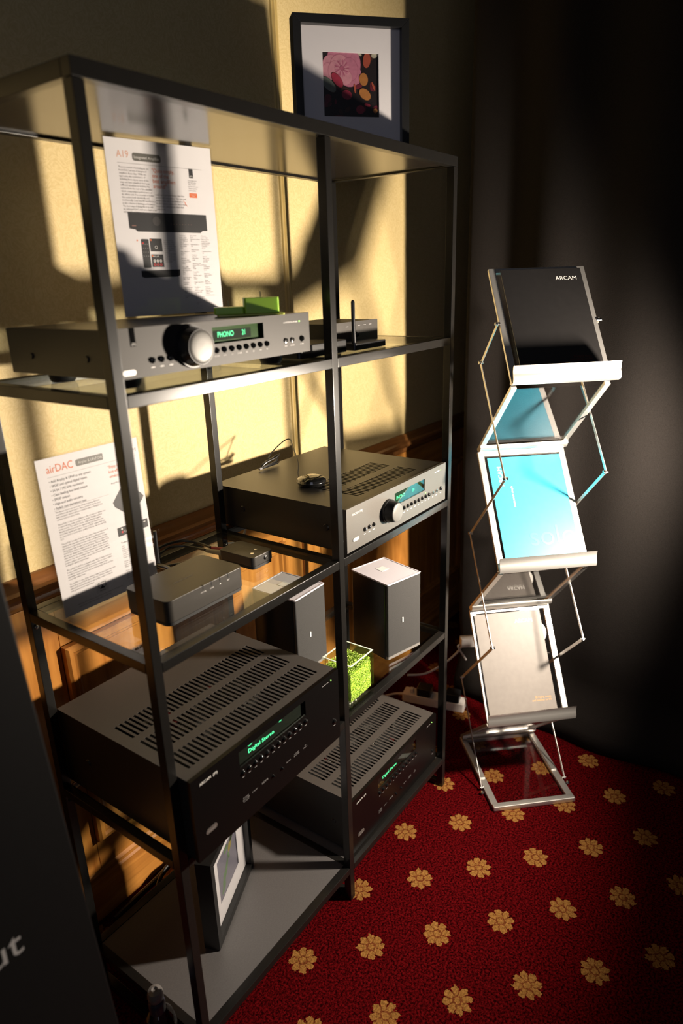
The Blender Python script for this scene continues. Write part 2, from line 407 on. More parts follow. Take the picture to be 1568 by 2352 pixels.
for x in XS:
    for z in LV:
        MB().lathe([(0.0045, 0), (0.0040, 0.0020), (0.0022, 0.0032), (0.0, 0.0036)], n=12).build('screw', CHROME if z == LV[1] else BLACK, su)
        s_ = [o for o in su.children if o.name.startswith('screw')][-1]
        s_.rotation_euler = (PI / 2, 0, 0); s_.location = (x + PA / 2, DP - PB, z - RH - 0.014)

# ------------------------------------------------------------------ hi-fi component builder
def vent_cover(parent, x0, x1, y0, y1, z, rows, sx0, sx1, n, m_, drop=0.02):
    """top sheet with real slots, plus a dark tray below"""
    mb = MB(); t = 0.0014; ys = y0
    for ra, rb in rows:
        mb.box(x0, ys, z - t, x1, ra, z)
        pitch = (sx1 - sx0) / n; sw = pitch * 0.50
        mb.box(x0, ra, z - t, sx0, rb, z)
        for i in range(n):
            a = sx0 + i * pitch + sw; b = sx0 + (i + 1) * pitch if i < n - 1 else x1
            mb.box(a, ra, z - t, b, rb, z)
        ys = rb
    mb.box(x0, ys, z - t, x1, y1, z)
    o = mb.build('top_cover', m_, parent, smooth=False)
    ya, yb = min(r[0] for r in rows) - 0.01, max(r[1] for r in rows) + 0.01
    return o, (sx0 - 0.01, max(ya, y0 + 0.004), sx1 + 0.01, yb)
def knob(parent, x, z, r, out, face=KNOBF):
    k = MB().cyl((x, 0, z), (x, -out * 0.22, z), r, r * 0.985, 44).build('knob', PLASB, parent)
    MB().cyl((x, -out * 0.22, z), (x, -out * 0.93, z), r * 0.93, r * 0.815, 44).build('knob_barrel', PLASB, k)
    mb = MB(); prof = [(0.0, -out * 1.03), (r * 0.35, -out * 1.025), (r * 0.62, -out * 1.005), (r * 0.76, -out * 0.97), (r * 0.80, -out * 0.92)]
    n = 44; v = []
    for rr, yy in prof:
        for i in range(n): v.append((x + rr * math.cos(2 * PI * i / n), yy, z + rr * math.sin(2 * PI * i / n)))
    f = [(j * n + i, j * n + (i + 1) % n, (j + 1) * n + (i + 1) % n, (j + 1) * n + i) for j in range(len(prof) - 1) for i in range(n)]
    mb._add(v, f); mb.build('knob_face', face, k)
    return k
def button(parent, x, z, r, m_=GLOSSB, name='button'):
    b = MB(); n = 16; prof = [(r * 1.15, 0), (r * 1.15, -0.0006), (r, -0.0008), (r * 0.92, -0.003), (r * 0.6, -0.0044), (0, -0.0050)]
    v = []
    for rr, yy in prof:
        for i in range(n): v.append((x + rr * math.cos(2 * PI * i / n), yy, z + rr * math.sin(2 * PI * i / n)))
    f = [(j * n + i, j * n + (i + 1) % n, (j + 1) * n + (i + 1) % n, (j + 1) * n + i) for j in range(len(prof) - 1) for i in range(n)]
    b._add(v, f); return b.build(name, m_, parent)
def jack(parent, x, z, r):
    j = MB(); n = 16
    prof = [(r, 0), (r, -0.0022), (r * 0.62, -0.0026), (r * 0.5, -0.0006), (0.0, -0.0005)]
    v = []
    for rr, yy in prof:
        for i in range(n): v.append((x + rr * math.cos(2 * PI * i / n), yy, z + rr * math.sin(2 * PI * i / n)))
    f = [(a * n + i, a * n + (i + 1) % n, (a + 1) * n + (i + 1) % n, (a + 1) * n + i) for a in range(len(prof) - 1) for i in range(n)]
    j._add(v, f); o = j.build('socket', CHROME, parent)
    MB().cyl((x, -0.0004, z), (x, -0.0012, z), r * 0.5, n=12).build('socket_hole', DARKIN, o)
def pill(parent, x0, z0, x1, z1, m_, y=-0.0011):
    P = rrect(x0, z0, x1, z1, (z1 - z0) * 0.499, 6); return MB().prism(P, 0.0, y, axis='y').build('badge', m_, parent)
def fascia_with_hole(parent, w, z0, z1, hx0, hz0, hx1, hz1, depth, m_, t=0.008, name='front_panel'):
    mb = MB()
    mb.box(0, 0, z0, hx0, t, z1); mb.box(hx1, 0, z0, w, t, z1); mb.box(hx0, 0, z0, hx1, t, hz0); mb.box(hx0, 0, hz1, hx1, t, z1)
    return mb.build(name, m_, parent, smooth=False)
def feet(parent, w, d, h, inset=0.045, r=0.020):
    for x in (inset, w - inset):
        for y in (0.05, d - 0.05):
            MB().lathe([(r * 0.8, -h), (r * 0.95, -h * 0.7), (r, -0.0002)], (x, y, 0)).build('foot', RUBBER, parent)
def dashes(parent, items, m_=WHITEINK, name='caption'):
    mb = MB()
    for x, z, w, h in items: mb.frect(x - w / 2, z - h / 2, x + w / 2, z + h / 2, -0.0004)
    mb.build(name, m_, parent, smooth=False)

# ---- integrated amplifier on the upper glass shelf
Z0 = 1.3685
a = thing('integrated_amplifier', 'graphite integrated amplifier with pale knob and green PHONO display, on upper shelf', 'amplifier', (0.0185, 0.0205, Z0))
w, d, h = 0.4335, 0.262, 0.0692
hx0, hx1, hz0, hz1 = 0.189, 0.308, 0.0335, 0.0590
fp = fascia_with_hole(a, w, 0, h, hx0, hz0, hx1, hz1, 0.012, FASCIA_GREY)
MB().box(0.0012, 0.0082, 0.0005, w - 0.0012, d, h - 0.0008).build('case', CASE, a, bevel=0.001)
dp = MB().box(hx0, 0.0072, hz0, hx1, 0.0081, hz1).build('display', VFDBACK, a, smooth=False)
MB().frect(hx0 + 0.004, hz0 + 0.004, hx1 - 0.024, hz1 - 0.006, 0.0070).build('display_screen', DARKIN, dp, smooth=False)
text('display_text', 'PHONO', 0.0118, hx0 + 0.017, hz0 + 0.0090, VFD, dp, 0.0067, width=0.86)
text('display_text', '21', 0.0118, hx0 + 0.073, hz0 + 0.0090, VFD, dp, 0.0067, width=0.80)
MB().box(hx0, 0.0012, hz0, hx1, 0.0020, hz1).build('display_window', WINDOW, dp, smooth=False)
knob(a, 0.142, 0.0345, 0.0320, 0.026)
for i in range(8): button(a, 0.195 + i * 0.01703, 0.0235, 0.0042)
for i in range(3): button(a, 0.0665 + i * 0.0168, 0.0220, 0.0042)
button(a, 0.4095, 0.0245, 0.0048, name='power_button')
jack(a, 0.3645, 0.0240, 0.0044); jack(a, 0.3825, 0.0240, 0.0044)
for i, s_ in enumerate(('PHONO', 'AUX', 'CD', 'TUNER', 'SAT', 'BD', 'PVR', 'AV')): text('caption', s_, 0.0032, 0.195 + i * 0.01703, 0.0135, WHITEINK, a, align='CENTER')
for x, s_ in ((0.3645, 'AUX'), (0.3825, 'PHONES'), (0.4095, 'POWER')): text('caption', s_, 0.0030, x, 0.0140, WHITEINK, a, align='CENTER')
dashes(a, [(0.0665 + i * 0.0168, 0.0120, 0.007, 0.0016) for i in range(3)])
text('caption', 'A19 INTEGRATED AMPLIFIER', 0.0036, 0.3995, 0.0538, WHITEINK, a, align='RIGHT', width=0.85)
MB().cyl((0.4042, 0, 0.0552), (0.4042, -0.0012, 0.0552), 0.0014, n=12).build('power_light', LED, a)
b = MB().box(0.0325, -0.0009, 0.044, 0.0405, 0, 0.0690).build('badge', GLOSSB, a, smooth=False); text('badge_text', '(M)', 0.0050, 0.0365, 0.0455, WHITEINK, b, -0.0012, 'CENTER')
b = pill(a, 0.0130, 0.0050, 0.0350, 0.0125, mat('pale_badge', (0.55, 0.53, 0.50), 0.4, metal=0.3)); text('badge_text', 'ARCAM', 0.0046, 0.0240, 0.0072, GREYINK, b, -0.0014, 'CENTER')
for y in (0.06, 0.20): MB().cyl((0.0012, y, 0.028), (-0.0012, y, 0.028), 0.0050, 0.0042, 16).build('side_screw', PLASB, a)
feet(a, w, d, Z0 - 1.3504, 0.055, 0.022)

# ---- silver integrated amplifier on the middle glass shelf
Z0 = 0.9395
a = thing('integrated_amplifier', 'silver-fronted integrated amplifier with slotted dark top, on middle shelf', 'amplifier', (0.522, 0.0, Z0))
w, d, h = 0.4450, 0.392, 0.0985
hx0, hx1, hz0, hz1 = 0.194, 0.335, 0.0520, 0.0820
fp = fascia_with_hole(a, w, 0, h, hx0, hz0, hx1, hz1, 0.012, FASCIA_SILVER)
mb = MB(); X0, X1, Y0, Y1, ZT = 0.001, w - 0.001, 0.0082, d, h - 0.0008
mb.box(X0, Y0, 0.001, X0 + 0.0012, Y1, ZT - 0.0016); mb.box(X1 - 0.0012, Y0, 0.001, X1, Y1, ZT - 0.0016); mb.box(X0, Y1 - 0.0012, 0.001, X1, Y1, ZT - 0.0016); mb.box(X0, Y0, 0.001, X1, Y1, 0.0022); mb.box(X0, Y0, 0.0022, X1, Y0 + 0.0012, hz0 - 0.004)
mb.build('case', CASE, a, smooth=False)
vent_cover(a, X0, X1, Y0, Y1, ZT, [(0.034, 0.088), (0.112, 0.172)], 0.095, 0.357, 26, CASE)
MB().box(X0 + 0.004, Y0 + 0.004, ZT - 0.030, X1 - 0.004, Y1 - 0.004, ZT - 0.028).build('inner_tray', DARKIN, a, smooth=False)
dp = MB().box(hx0, 0.0072, hz0, hx1, 0.0081, hz1).build('display', mat('dark_green_window', (0.012, 0.03, 0.008), 0.3), a, smooth=False)
text('display_text', 'PHONO', 0.0120, hx0 + 0.018, hz0 + 0.0085, VFD, dp, 0.0067, width=0.86)
text('display_text', '19', 0.0120, hx0 + 0.092, hz0 + 0.0085, VFD, dp, 0.0067, width=0.80)
MB().box(hx0, 0.0012, hz0, hx1, 0.0020, hz1).build('display_window', WINDOW, dp, smooth=False)
knob(a, 0.163, 0.0495, 0.0280, 0.028)
for i in range(9): button(a, 0.2165 + i * 0.01744, 0.0360, 0.0044)
for i in range(3): button(a, 0.0670 + i * 0.0174, 0.0352, 0.0044)
button(a, 0.4185, 0.0360, 0.0050, name='power_button'); jack(a, 0.3765, 0.0352, 0.0044); jack(a, 0.3950, 0.0352, 0.0044)
dashes(a, [(0.2165 + i * 0.01744, 0.0250, 0.006, 0.0014) for i in range(9)] + [(0.067 + i * 0.0174, 0.0240, 0.007, 0.0014) for i in range(3)] + [(0.3765, 0.0245, 0.005, 0.0014), (0.395, 0.0245, 0.007, 0.0014), (0.4185, 0.0245, 0.007, 0.0014), (0.398, 0.0855, 0.024, 0.0014)])
text('caption', 'ARCAM  FMJ', 0.0072, 0.0205, 0.0790, WHITEINK, a)
MB().cyl((0.4165, 0, 0.0855), (0.4165, -0.0012, 0.0855), 0.0014, n=12).build('power_light', LED, a)
MB().cyl((0.3385, 0, 0.0455), (0.3385, -0.0012, 0.0455), 0.0018, n=12).build('selector_light', LED, a)
b = pill(a, 0.0210, 0.0195, 0.0440, 0.0275, mat('pale_badge', (0.55, 0.53, 0.50), 0.4)); text('badge_text', 'A28', 0.0056, 0.0325, 0.0215, WHITEINK, b, -0.0014, 'CENTER')
for y in (0.055, 0.30): MB().cyl((0.0012, y, 0.050), (-0.0016, y, 0.050), 0.0080, 0.0062, 18).build('side_screw', PLASB, a)
feet(a, w, d, Z0 - 0.9330, 0.055, 0.020)

# ---- AV receivers
def receiver(loc, w, d, h, label, num, cover, ncd=True):
    a = thing('av_receiver', label, 'receiver', loc, group='black slotted-top AV receivers')
    hx0, hx1, hz0, hz1 = 0.114 * w / 0.417, 0.305 * w / 0.417, h - 0.048, h - 0.0145
    fascia_with_hole(a, w, 0, h, hx0, hz0, hx1, hz1, 0.012, FASCIA_BLACK)
    X0, X1, Y0, Y1, ZT = 0.001, w - 0.001, 0.0082, d, h - 0.0008
    mb = MB()
    mb.box(X0, Y0, 0.001, X0 + 0.0012, Y1, ZT - 0.0016); mb.box(X1 - 0.0012, Y0, 0.001, X1, Y1, ZT - 0.0016); mb.box(X0, Y1 - 0.0012, 0.001, X1, Y1, ZT - 0.0016); mb.box(X0, Y0, 0.001, X1, Y1, 0.0022); mb.box(X0, Y0, 0.0022, X1, Y0 + 0.0012, hz0 - 0.004)
    mb.build('case', CASE, a, smooth=False)
    ya = 0.030
    vent_cover(a, X0, X1, Y0, Y1, ZT, [(ya, ya + 0.054), (ya + 0.074, ya + 0.130), (ya + 0.148, ya + 0.204)], 0.025 * w / 0.417, 0.390 * w / 0.417, 34, cover)
    t = MB().box(X0 + 0.004, Y0 + 0.004, ZT - 0.042, X1 - 0.004, Y1 - 0.004, ZT - 0.040).build('inner_tray', DARKIN, a, smooth=False)
    cm = MB(); rnd = random.Random(3)
    for i in range(26):
        x, y = rnd.uniform(0.03, w - 0.08), rnd.uniform(0.04, 0.22); k = rnd.choice((0, 0, 0, 0, 0, 2, 1))
        cm.box(x, y, ZT - 0.040, x + rnd.uniform(0.006, 0.030), y + rnd.uniform(0.004, 0.016), ZT - rnd.uniform(0.012, 0.026), k)
    cm.build('circuit_parts', [mat('grey_heatsink', (0.12, 0.12, 0.11), 0.4, metal=0.6), mat('red_wire', (0.12, 0.01, 0.01), 0.4), mat('white_connector', (0.25, 0.24, 0.21), 0.5)], t, smooth=False)['kind'] = 'stuff'
    dp = MB().box(hx0, 0.0072, hz0, hx1, 0.0081, hz1).build('display', DARKIN, a, smooth=False)
    s = w / 0.417
    if ncd: text('display_text', 'CD', 0.0100, hx0 + 0.030 * s, hz0 + 0.0240, VFD, dp, 0.0067, width=0.85)
    text('display_text', 'Digital Stereo', 0.0118, hx0 + 0.030 * s, hz0 + 0.0100, VFD, dp, 0.0067, width=1.10)
    text('display_text', num, 0.0100, hx0 + 0.117 * s, hz0 + 0.0240, VFD, dp, 0.0067, width=0.85)
    MB().box(hx0, 0.0012, hz0, hx1, 0.0020, hz1).build('display_window', WINDOW, dp, smooth=False)
    for i in range(12): button(a, (0.1205 + i * 0.01650) * s, h - 0.0610, 0.0046)
    dashes(a, [((0.1205 + i * 0.01650) * s, h - 0.0705, 0.006, 0.0013) for i in range(12)], GREYINK)
    text('caption', 'ARCAM  (M)', 0.0078, 0.0190 * s, h - 0.0200, WHITEINK, a)
    for x, s_ in ((0.122, 'DOLBY\nVOLUME\nTrueHD'), (0.146, 'DOLBY'), (0.174, 'HDMI'), (0.2435, 'dts-HD'), (0.269, 'DOLBY\nDIGITAL'), (0.297, 'dts\nMaster')):
        text('caption', s_, 0.0062 if s_ == 'HDMI' else 0.0040, x * s, h - 0.1200 + (0.003 if '\n' in s_ else 0), GREYINK, a, align='CENTER', width=1.15)
    for x in (0.1975, 0.2235): button(a, x * s, h - 0.1220, 0.0026)
    button(a, 0.397 * s, h - 0.118, 0.0050, name='power_button')
    MB().cyl((0.391 * s, 0, h - 0.0140), (0.391 * s, -0.0012, h - 0.0140), 0.0013, n=12).build('power_light', LED, a)
    dashes(a, [(0.372 * s, h - 0.0142, 0.022, 0.0013), (0.397 * s, h - 0.128, 0.008, 0.0012)], GREYINK)
    b = pill(a, 0.0210 * s, h - 0.1250, 0.0480 * s, h - 0.1150, mat('dim_badge', (0.085, 0.070, 0.065), 0.4)); text('badge_text', 'AVR450', 0.0052, 0.0345 * s, h - 0.1222, GREYINK, b, -0.0014, 'CENTER')
    for y in (0.06, 0.30): MB().cyl((0.0012, y, h * 0.45), (-0.0016, y, h * 0.45), 0.0075, 0.006, 18).build('side_screw', PLASB, a)
    feet(a, w, d, 0.0068, 0.055, 0.024)
    return a
receiver((0.0195, -0.028, 0.5450), 0.4160, 0.380, 0.1690, 'large black AV receiver with three rows of slots, on lower glass shelf', '35', CASEA)
receiver((0.5290, 0.0150, 0.1120), 0.4360, 0.335, 0.1600, 'black AV receiver on the bottom board of the right bay', '30', CASEA, False)

# ------------------------------------------------------------------ sign holders
PARA1 = "There is a trend of including an on-\nboard DAC in lots of integrated\namplifiers these days. While we\nappreciate the convenience of\nincluding these inputs most of the\namps we have examined don't pay\nsufficient attention to isolating this\nsection from the rest of the amplifier\nwhich compromises performance of\nthe whole unit. It is essential to isolate\nthis section both electrically and\nmechanically. Low level RF interference\nis also a factor in limiting performance.\nThe best way of doing this is to add\nan outboard DAC such as a rLink or an\nirDAC. The A19 headphone stage is"
PARA2 = "really hard and is far better than that\nseen in our competition. This care and\nattention has also been lavished on\nthe A19 phono section for those music\nlovers who still treasure their vinyl\ncollections."
def acrylic_holder(t, w, h, foot):
    MB().box(-0.002, 0.0012, 0.0025, w + 0.002, 0.0032, h + 0.003).build('acrylic_back', ACRYL, t, smooth=False)
    MB().box(-0.002, -0.0032, 0.0025, w + 0.002, -0.0012, h + 0.001).build('acrylic_front', ACRYL, t, smooth=False)
    MB().box(-0.002, -0.0032, 0.0, w + 0.002, foot, 0.0024).build('acrylic_foot', ACRYL, t, smooth=False)
sg = thing('sign_holder', 'acrylic sign holder with A19 leaflet standing on the upper amplifier', 'sign', (0.233, 0.262, 1.4380), rz=-0.185)
Wp, Hp = 0.208, 0.290
acrylic_holder(sg, Wp, Hp, 0.0034); 
pp = MB().box(0, -0.0003, 0.003, Wp, 0.0003, Hp).build('leaflet', PAPER, sg, smooth=False)
Y = -0.0005
text('title', 'A19', 0.0150, 0.020, 0.2615, PALEORANGE, pp, Y, width=0.9)
MB().flat(rrect(0.049, 0.2575, 0.103, 0.2700, 0.004), Y).build('title_badge', PILLINK, pp, smooth=False)
text('badge_text', 'Integrated Amplifier', 0.0066, 0.0515, 0.2612, WHITEINK, pp, Y - 0.0002, width=0.92)
MB().frect(0.020, 0.2525, 0.186, 0.2530, Y).build('rule', GREYINK, pp, smooth=False)
text('body_text', PARA1, 0.0043, 0.021, 0.2450, GREYINK, pp, Y, line=1.09, width=0.92)
text('quote', '"Quite simply,\none of the\nbest amplifiers\naround!"', 0.0088, 0.083, 0.2420, ORANGEINK, pp, Y, line=0.95, width=0.88)
text('body_text', PARA2, 0.0043, 0.085, 0.2050, GREYINK, pp, Y, line=1.09, width=0.92)
b = MB().frect(0.158, 0.2375, 0.1665, 0.2525, Y).build('tag', DARKINK, pp, smooth=False); text('tag_text', '(M)', 0.0046, 0.1622, 0.2390, WHITEINK, pp, Y - 0.0002, 'CENTER')
text('body_text', 'Succeeding entry\ninto the Arcam\nrange, the A19\nprovides the heart\nof your very first\nstereo system.', 0.0030, 0.1545, 0.2325, GREYINK, pp, Y, line=1.1, width=0.9)
b = MB().flat(rrect(0.155, 0.2050, 0.1715, 0.2125, 0.001), Y).build('orange_badge', ORANGEINK, pp, smooth=False); text('badge_text', '5 year system\nreview', 0.0022, 0.1632, 0.2095, WHITEINK, pp, Y - 0.0002, 'CENTER')
MB().flat([(0.1405, 0.2000), (0.1460, 0.1950), (0.1448, 0.1948), (0.1500, 0.1885), (0.1435, 0.1935), (0.1448, 0.1940)], Y).build('bolt', ORANGEINK, pp, smooth=False)
pic = MB().flat([(0.028, 0.1765), (0.028, 0.1500), (0.039, 0.1485), (0.043, 0.1450), (0.172, 0.1450), (0.176, 0.1485), (0.187, 0.1490), (0.187, 0.1765)], Y).build('product_picture', DARKINK, pp, smooth=False)
MB().fell(0.082, 0.1630, 0.0078, 0.0078, Y - 0.0002).build('picture_knob', mat('grey_knob_print', (0.06, 0.055, 0.055), 0.5), pic, smooth=False)
mb = MB(); mb.frect(0.033, 0.1535, 0.041, 0.1555, Y - 0.0002)
for i in range(8): mb.frect(0.110 + i * 0.006, 0.1585, 0.1115 + i * 0.006, 0.1592, Y - 0.0002)
mb.build('picture_marks', mat('red_grey_print', (0.20, 0.10, 0.08), 0.5), pic, smooth=False)
rm = MB().flat(rrect(0.0470, 0.0850, 0.0620, 0.1330, 0.002), Y).build('remote_picture', DARKINK, pp, smooth=False)
mb = MB()
for r_i in range(4):
    for c_i in range(3): mb.frect(0.0490 + c_i * 0.0043, 0.1040 + r_i * 0.0066, 0.0508 + c_i * 0.0043, 0.1052 + r_i * 0.0066, Y - 0.0002)
mb.build('remote_keys', GREYINK, rm, smooth=False); MB().fell(0.0500, 0.1262, 0.0016, 0.0016, Y - 0.0003).build('red_key', REDINK, rm, smooth=False)
for z0 in (0.1125, 0.0860):
    sp = MB().frect(0.0640, z0, 0.0880, z0 + 0.0215, Y).build('detail_picture', DARKINK, pp, smooth=False)
    mb = MB()
    if z0 > 0.1: mb.fell(0.0755, z0 + 0.007, 0.0028, 0.0028, Y - 0.0002, 0); mb.fell(0.0755, z0 + 0.007, 0.0021, 0.0021, Y - 0.0003, 1)
    else:
        for i in range(3):
            for j, k in ((0.0105, 0), (0.0040, 2)): mb.fell(0.0695 + i * 0.0062, z0 + j, 0.0024, 0.0024, Y - 0.0002, k); mb.fell(0.0695 + i * 0.0062, z0 + j, 0.0012, 0.0012, Y - 0.0003, 1)
    mb.fell(0.0662, z0 + 0.0190, 0.0015, 0.0015, Y - 0.0002, 3); mb.build('detail_marks', [WHITEINK, DARKINK, REDINK, ORANGEINK], sp, smooth=False)
text('picture_text', 'ARCAM', 0.0036, 0.0670, 0.1030, WHITEINK, pp, Y - 0.0003)
text('body_text', 'The A19 remote\nallows the control\nof the A19 and all\nof your Arcam range\nand other makers\nand is supplied as\nstandard\nThe A19 has plenty\nof inputs, line and\nphono, so you can\nplay all your music\nin the home', 0.0029, 0.0915, 0.1300, GREYINK, pp, Y, line=1.12)
MB().flat([(0.041, 0.0800), (0.041, 0.0700), (0.046, 0.0680), (0.114, 0.0690), (0.119, 0.0715), (0.120, 0.0815)], Y).build('rear_picture', DARKINK, pp, smooth=False)
MB().fell(0.0398, 0.1305, 0.0014, 0.0014, Y).build('number_dot', ORANGEINK, pp, smooth=False)
C1 = 'Continuous\npower output\n(20Hz-20kHz at\n0.5% THD), per\nchannel\nBoth channels, 8,\n20Hz-20kHz\n50W\n\nSingle channel, 4,\nat 1kHz\n90W\n\nHarmonic\ndistortion, 80%\npower, 8, at 1kHz\n0.003%\n\nPhono (MM)\ncartridge inputs\nInput sensitivity at\n1kHz\n5mV\n\nInput impedance\n47k + 100pF\n\nFrequency\nresponse\n\nSignal/noise ratio\n50W, ref 5mV\ninput\n80dB\n\nOverload margin\n21dB'
C2 = 'Line and AV\ninputs\nNominal sensitivity\n1V\n\nInput impedance\n10k\n\nMaximum input\n4.6Vrms\n\nFrequency\nresponse\n20Hz-20kHz\n0.2dB\n\nSignal/noise ratio\n(A-wtd) 50W, ref 1V\ninput\n105dB\n\nPreamplifier\noutput\nNominal output\nlevel\n630mV\n\nOutput impedance\n230\n\nHeadphone\noutput\nMaximum output\nlevel into 600\n4V\n\nOutput impedance\n<5\n\nLoad range\n16-2k'
C3 = 'Accessory\npower output\nUsing accessory\npower cable\nsupplied, provides\ntwo 5.5mm DC\nconnectors\n6V, 1A\n\nOutput impedance\n0.2\n\nGeneral\nMains voltage\n110-120V or\n220-240V\n\nPower\nconsumption\n(maximum)\n300W\n\nDimensions\nW433 x D275 x\nH85mm\n\nWeight\n8.3kg nett\n9.2kg packed\n\nSupplied\naccessories\nMains lead\nCR104 remote\ncontrol\n2 x AAA batteries'
for x, s_ in ((0.1250, C1), (0.1480, C2), (0.1715, C3)): text('table_text', s_, 0.0027, x, 0.1390, GREYINK, pp, Y, line=1.12)

sg = thing('sign_holder', 'acrylic sign holder with airDAC leaflet on the middle shelf, left bay', 'sign', (0.022, 0.262, 0.9330), rz=0.0, rx=-0.040)
acrylic_holder(sg, Wp, Hp, 0.0036); MB().box(-0.002, -0.060, 0.0, Wp + 0.002, -0.0034, 0.0024).build('acrylic_foot', ACRYL, sg, smooth=False)
pp = MB().box(0, -0.0003, 0.003, Wp, 0.0003, Hp).build('leaflet', PAPER, sg, smooth=False)
text('title', 'airDAC', 0.0190, 0.017, 0.2640, ORANGEINK, pp, Y, width=0.86)
MB().flat(rrect(0.074, 0.2640, 0.130, 0.2760, 0.003), Y).build('title_badge', PILLINK, pp, smooth=False)
text('badge_text', 'Airplay & UPnP DAC', 0.0066, 0.0785, 0.2678, WHITEINK, pp, Y - 0.0002, width=0.92)
text('maker_name', 'ARCAM', 0.0110, 0.203, 0.2640, GREYINK, pp, Y, 'RIGHT', width=1.0)
MB().frect(0.017, 0.2565, 0.203, 0.2569, Y).build('rule', GREYINK, pp, smooth=False)
MB().frect(0.017, 0.1980, 0.130, 0.1983, Y).build('rule', GREYINK, pp, smooth=False)
text('bullet_text', '• Add Airplay & UPnP to any system\n• SPDIF and optical digital inputs\n• 24 bit / 192 kHz resolution\n• Class leading line-level output\n• SPDIF output\n• High-end audio circuitry\n• Stylish cast aluminium case', 0.0062, 0.018, 0.2470, DARKINK, pp, Y, line=1.28, width=0.90)
text('quote', '"Enjoy the music you\nlove effortlessly and\nwirelessly"', 0.0078, 0.136, 0.2450, ORANGEINK, pp, Y, line=1.15, width=0.86)
text('body_text', 'Andy Moore, What Hi-Fi?', 0.0042, 0.137, 0.2150, GREYINK, pp, Y)
text('body_text', "The Arcam rSeries products are all about getting the best\nsound from any digital device. These products can be used\nwith any audio system and are a brilliant way to bringing 21st\ncentury tech into your home.\n\nThe airDAC is the latest addition to the rSeries and allows you\nto network any audio system to an Apple Airplay enabled\nmusic source. The airDAC is the only audiophile quality\nAirplay enabled device in the market and also features two\nsecondary digital audio inputs. It has a SPDIF output that can\nbe connected to a reference quality DAC like the Arcam FMJ\nD33.\n\nThe airDAC benefits from Arcam's more than twenty years of\ndigital audio expertise and use the finest quality parts in a\nlayout that is optimised for low noise and distortion. A dept\ntering design that Arcam have used in many of the reference\nclass FMJ products is applied to all inputs. The four-layer PCB\nallows our designers to maximise the quality of the ground\nplane in order to further reduce interference between com-\nponents. The use of multiple low noise, separately regulated\npower supplies ensures that we get the cleanest signal to the\naudiophile quality output stage.\n\nThe airDAC's WiFi is compatible with 802.11 b/g/n but it also\nhosts a wired Ethernet (RJ45) connector for the most reliable\nresults from your network. It comes in an elegant cast\naluminium enclosure that reduces microphony effects and has\na non-slip rubber base.\n\nThe airDAC is one of the simplest ways to enjoy your favourite\nmusic from your UPnP device, iPhone / iPad or computer\nrunning iTunes and brings Arcam quality sound to a whole\nnew generation of music lovers.", 0.0043, 0.019, 0.1930, GREYINK, pp, Y, line=1.04, width=0.88)
MB().flat([(0.1345, 0.1800), (0.1370, 0.1715), (0.168, 0.1450), (0.199, 0.1690), (0.204, 0.1760), (0.199, 0.1830), (0.168, 0.2080), (0.160, 0.2080)], Y).build('product_picture', mat('charcoal_print', (0.045, 0.043, 0.045), 0.5), pp, smooth=False)
bp_ = MB().frect(0.134, 0.1130, 0.204, 0.1300, Y).build('rear_picture', DARKINK, pp, smooth=False)
mb = MB(); mb.fell(0.144, 0.1262, 0.0020, 0.0020, Y - 0.0002, 0); mb.fell(0.144, 0.1200, 0.0022, 0.0022, Y - 0.0002, 1); mb.fell(0.151, 0.1200, 0.0022, 0.0022, Y - 0.0002, 0); mb.fell(0.151, 0.1200, 0.0014, 0.0014, Y - 0.0003, 2)
mb.frect(0.190, 0.1180, 0.1905, 0.1240, Y - 0.0002, 0); mb.frect(0.194, 0.1245, 0.199, 0.1260, Y - 0.0002, 0); mb.build('picture_marks', [WHITEINK, REDINK, DARKINK], bp_, smooth=False)
text('table_text', 'Technical Specifications', 0.0048, 0.137, 0.0980, DARKINK, pp, Y)
text('table_text', 'DAC\nInput\nFrequency response\nTotal harmonic distortion\nSignal to noise ratio\nLine output level\nPower supply\n\nAll data\nPower requirements\nDimensions\nWeight\n\nArcam, the Arcam logo and rSeries are trade\nmarks of A & R Cambridge Ltd. All rights\nreserved. Specifications may change\nwithout notice.\nwww.arcam.co.uk', 0.0034, 0.137, 0.0915, GREYINK, pp, Y, line=1.12)
lg = MB().flat(rrect(0.069, 0.0225, 0.095, 0.0445, 0.0015), Y).build('logo_box', mat('off_white_print', (0.66, 0.64, 0.64), 0.6), pp, smooth=False)
mb = MB(); Yl = Y - 0.0002
mb.frect(0.0735, 0.0405, 0.0905, 0.0415, Yl); mb.frect(0.0735, 0.0320, 0.0745, 0.0405, Yl); mb.frect(0.0895, 0.0320, 0.0905, 0.0405, Yl); mb.frect(0.0745, 0.0320, 0.0770, 0.0330, Yl); mb.frect(0.0870, 0.0320, 0.0895, 0.0330, Yl)
mb.flat([(0.0760, 0.0290), (0.0880, 0.0290), (0.0820, 0.0360)], Yl); mb.build('logo_mark', DARKINK, lg, smooth=False)
text('logo_text', 'AirPlay', 0.0042, 0.0820, 0.0245, DARKINK, lg, Yl, 'CENTER')
text('small_print', 'AirPlay, iPad, iPhone and iPod are trademarks of Apple Inc.,\nregistered in the U.S. and other countries.', 0.0041, 0.028, 0.0165, GREYINK, pp, Y, line=1.1)

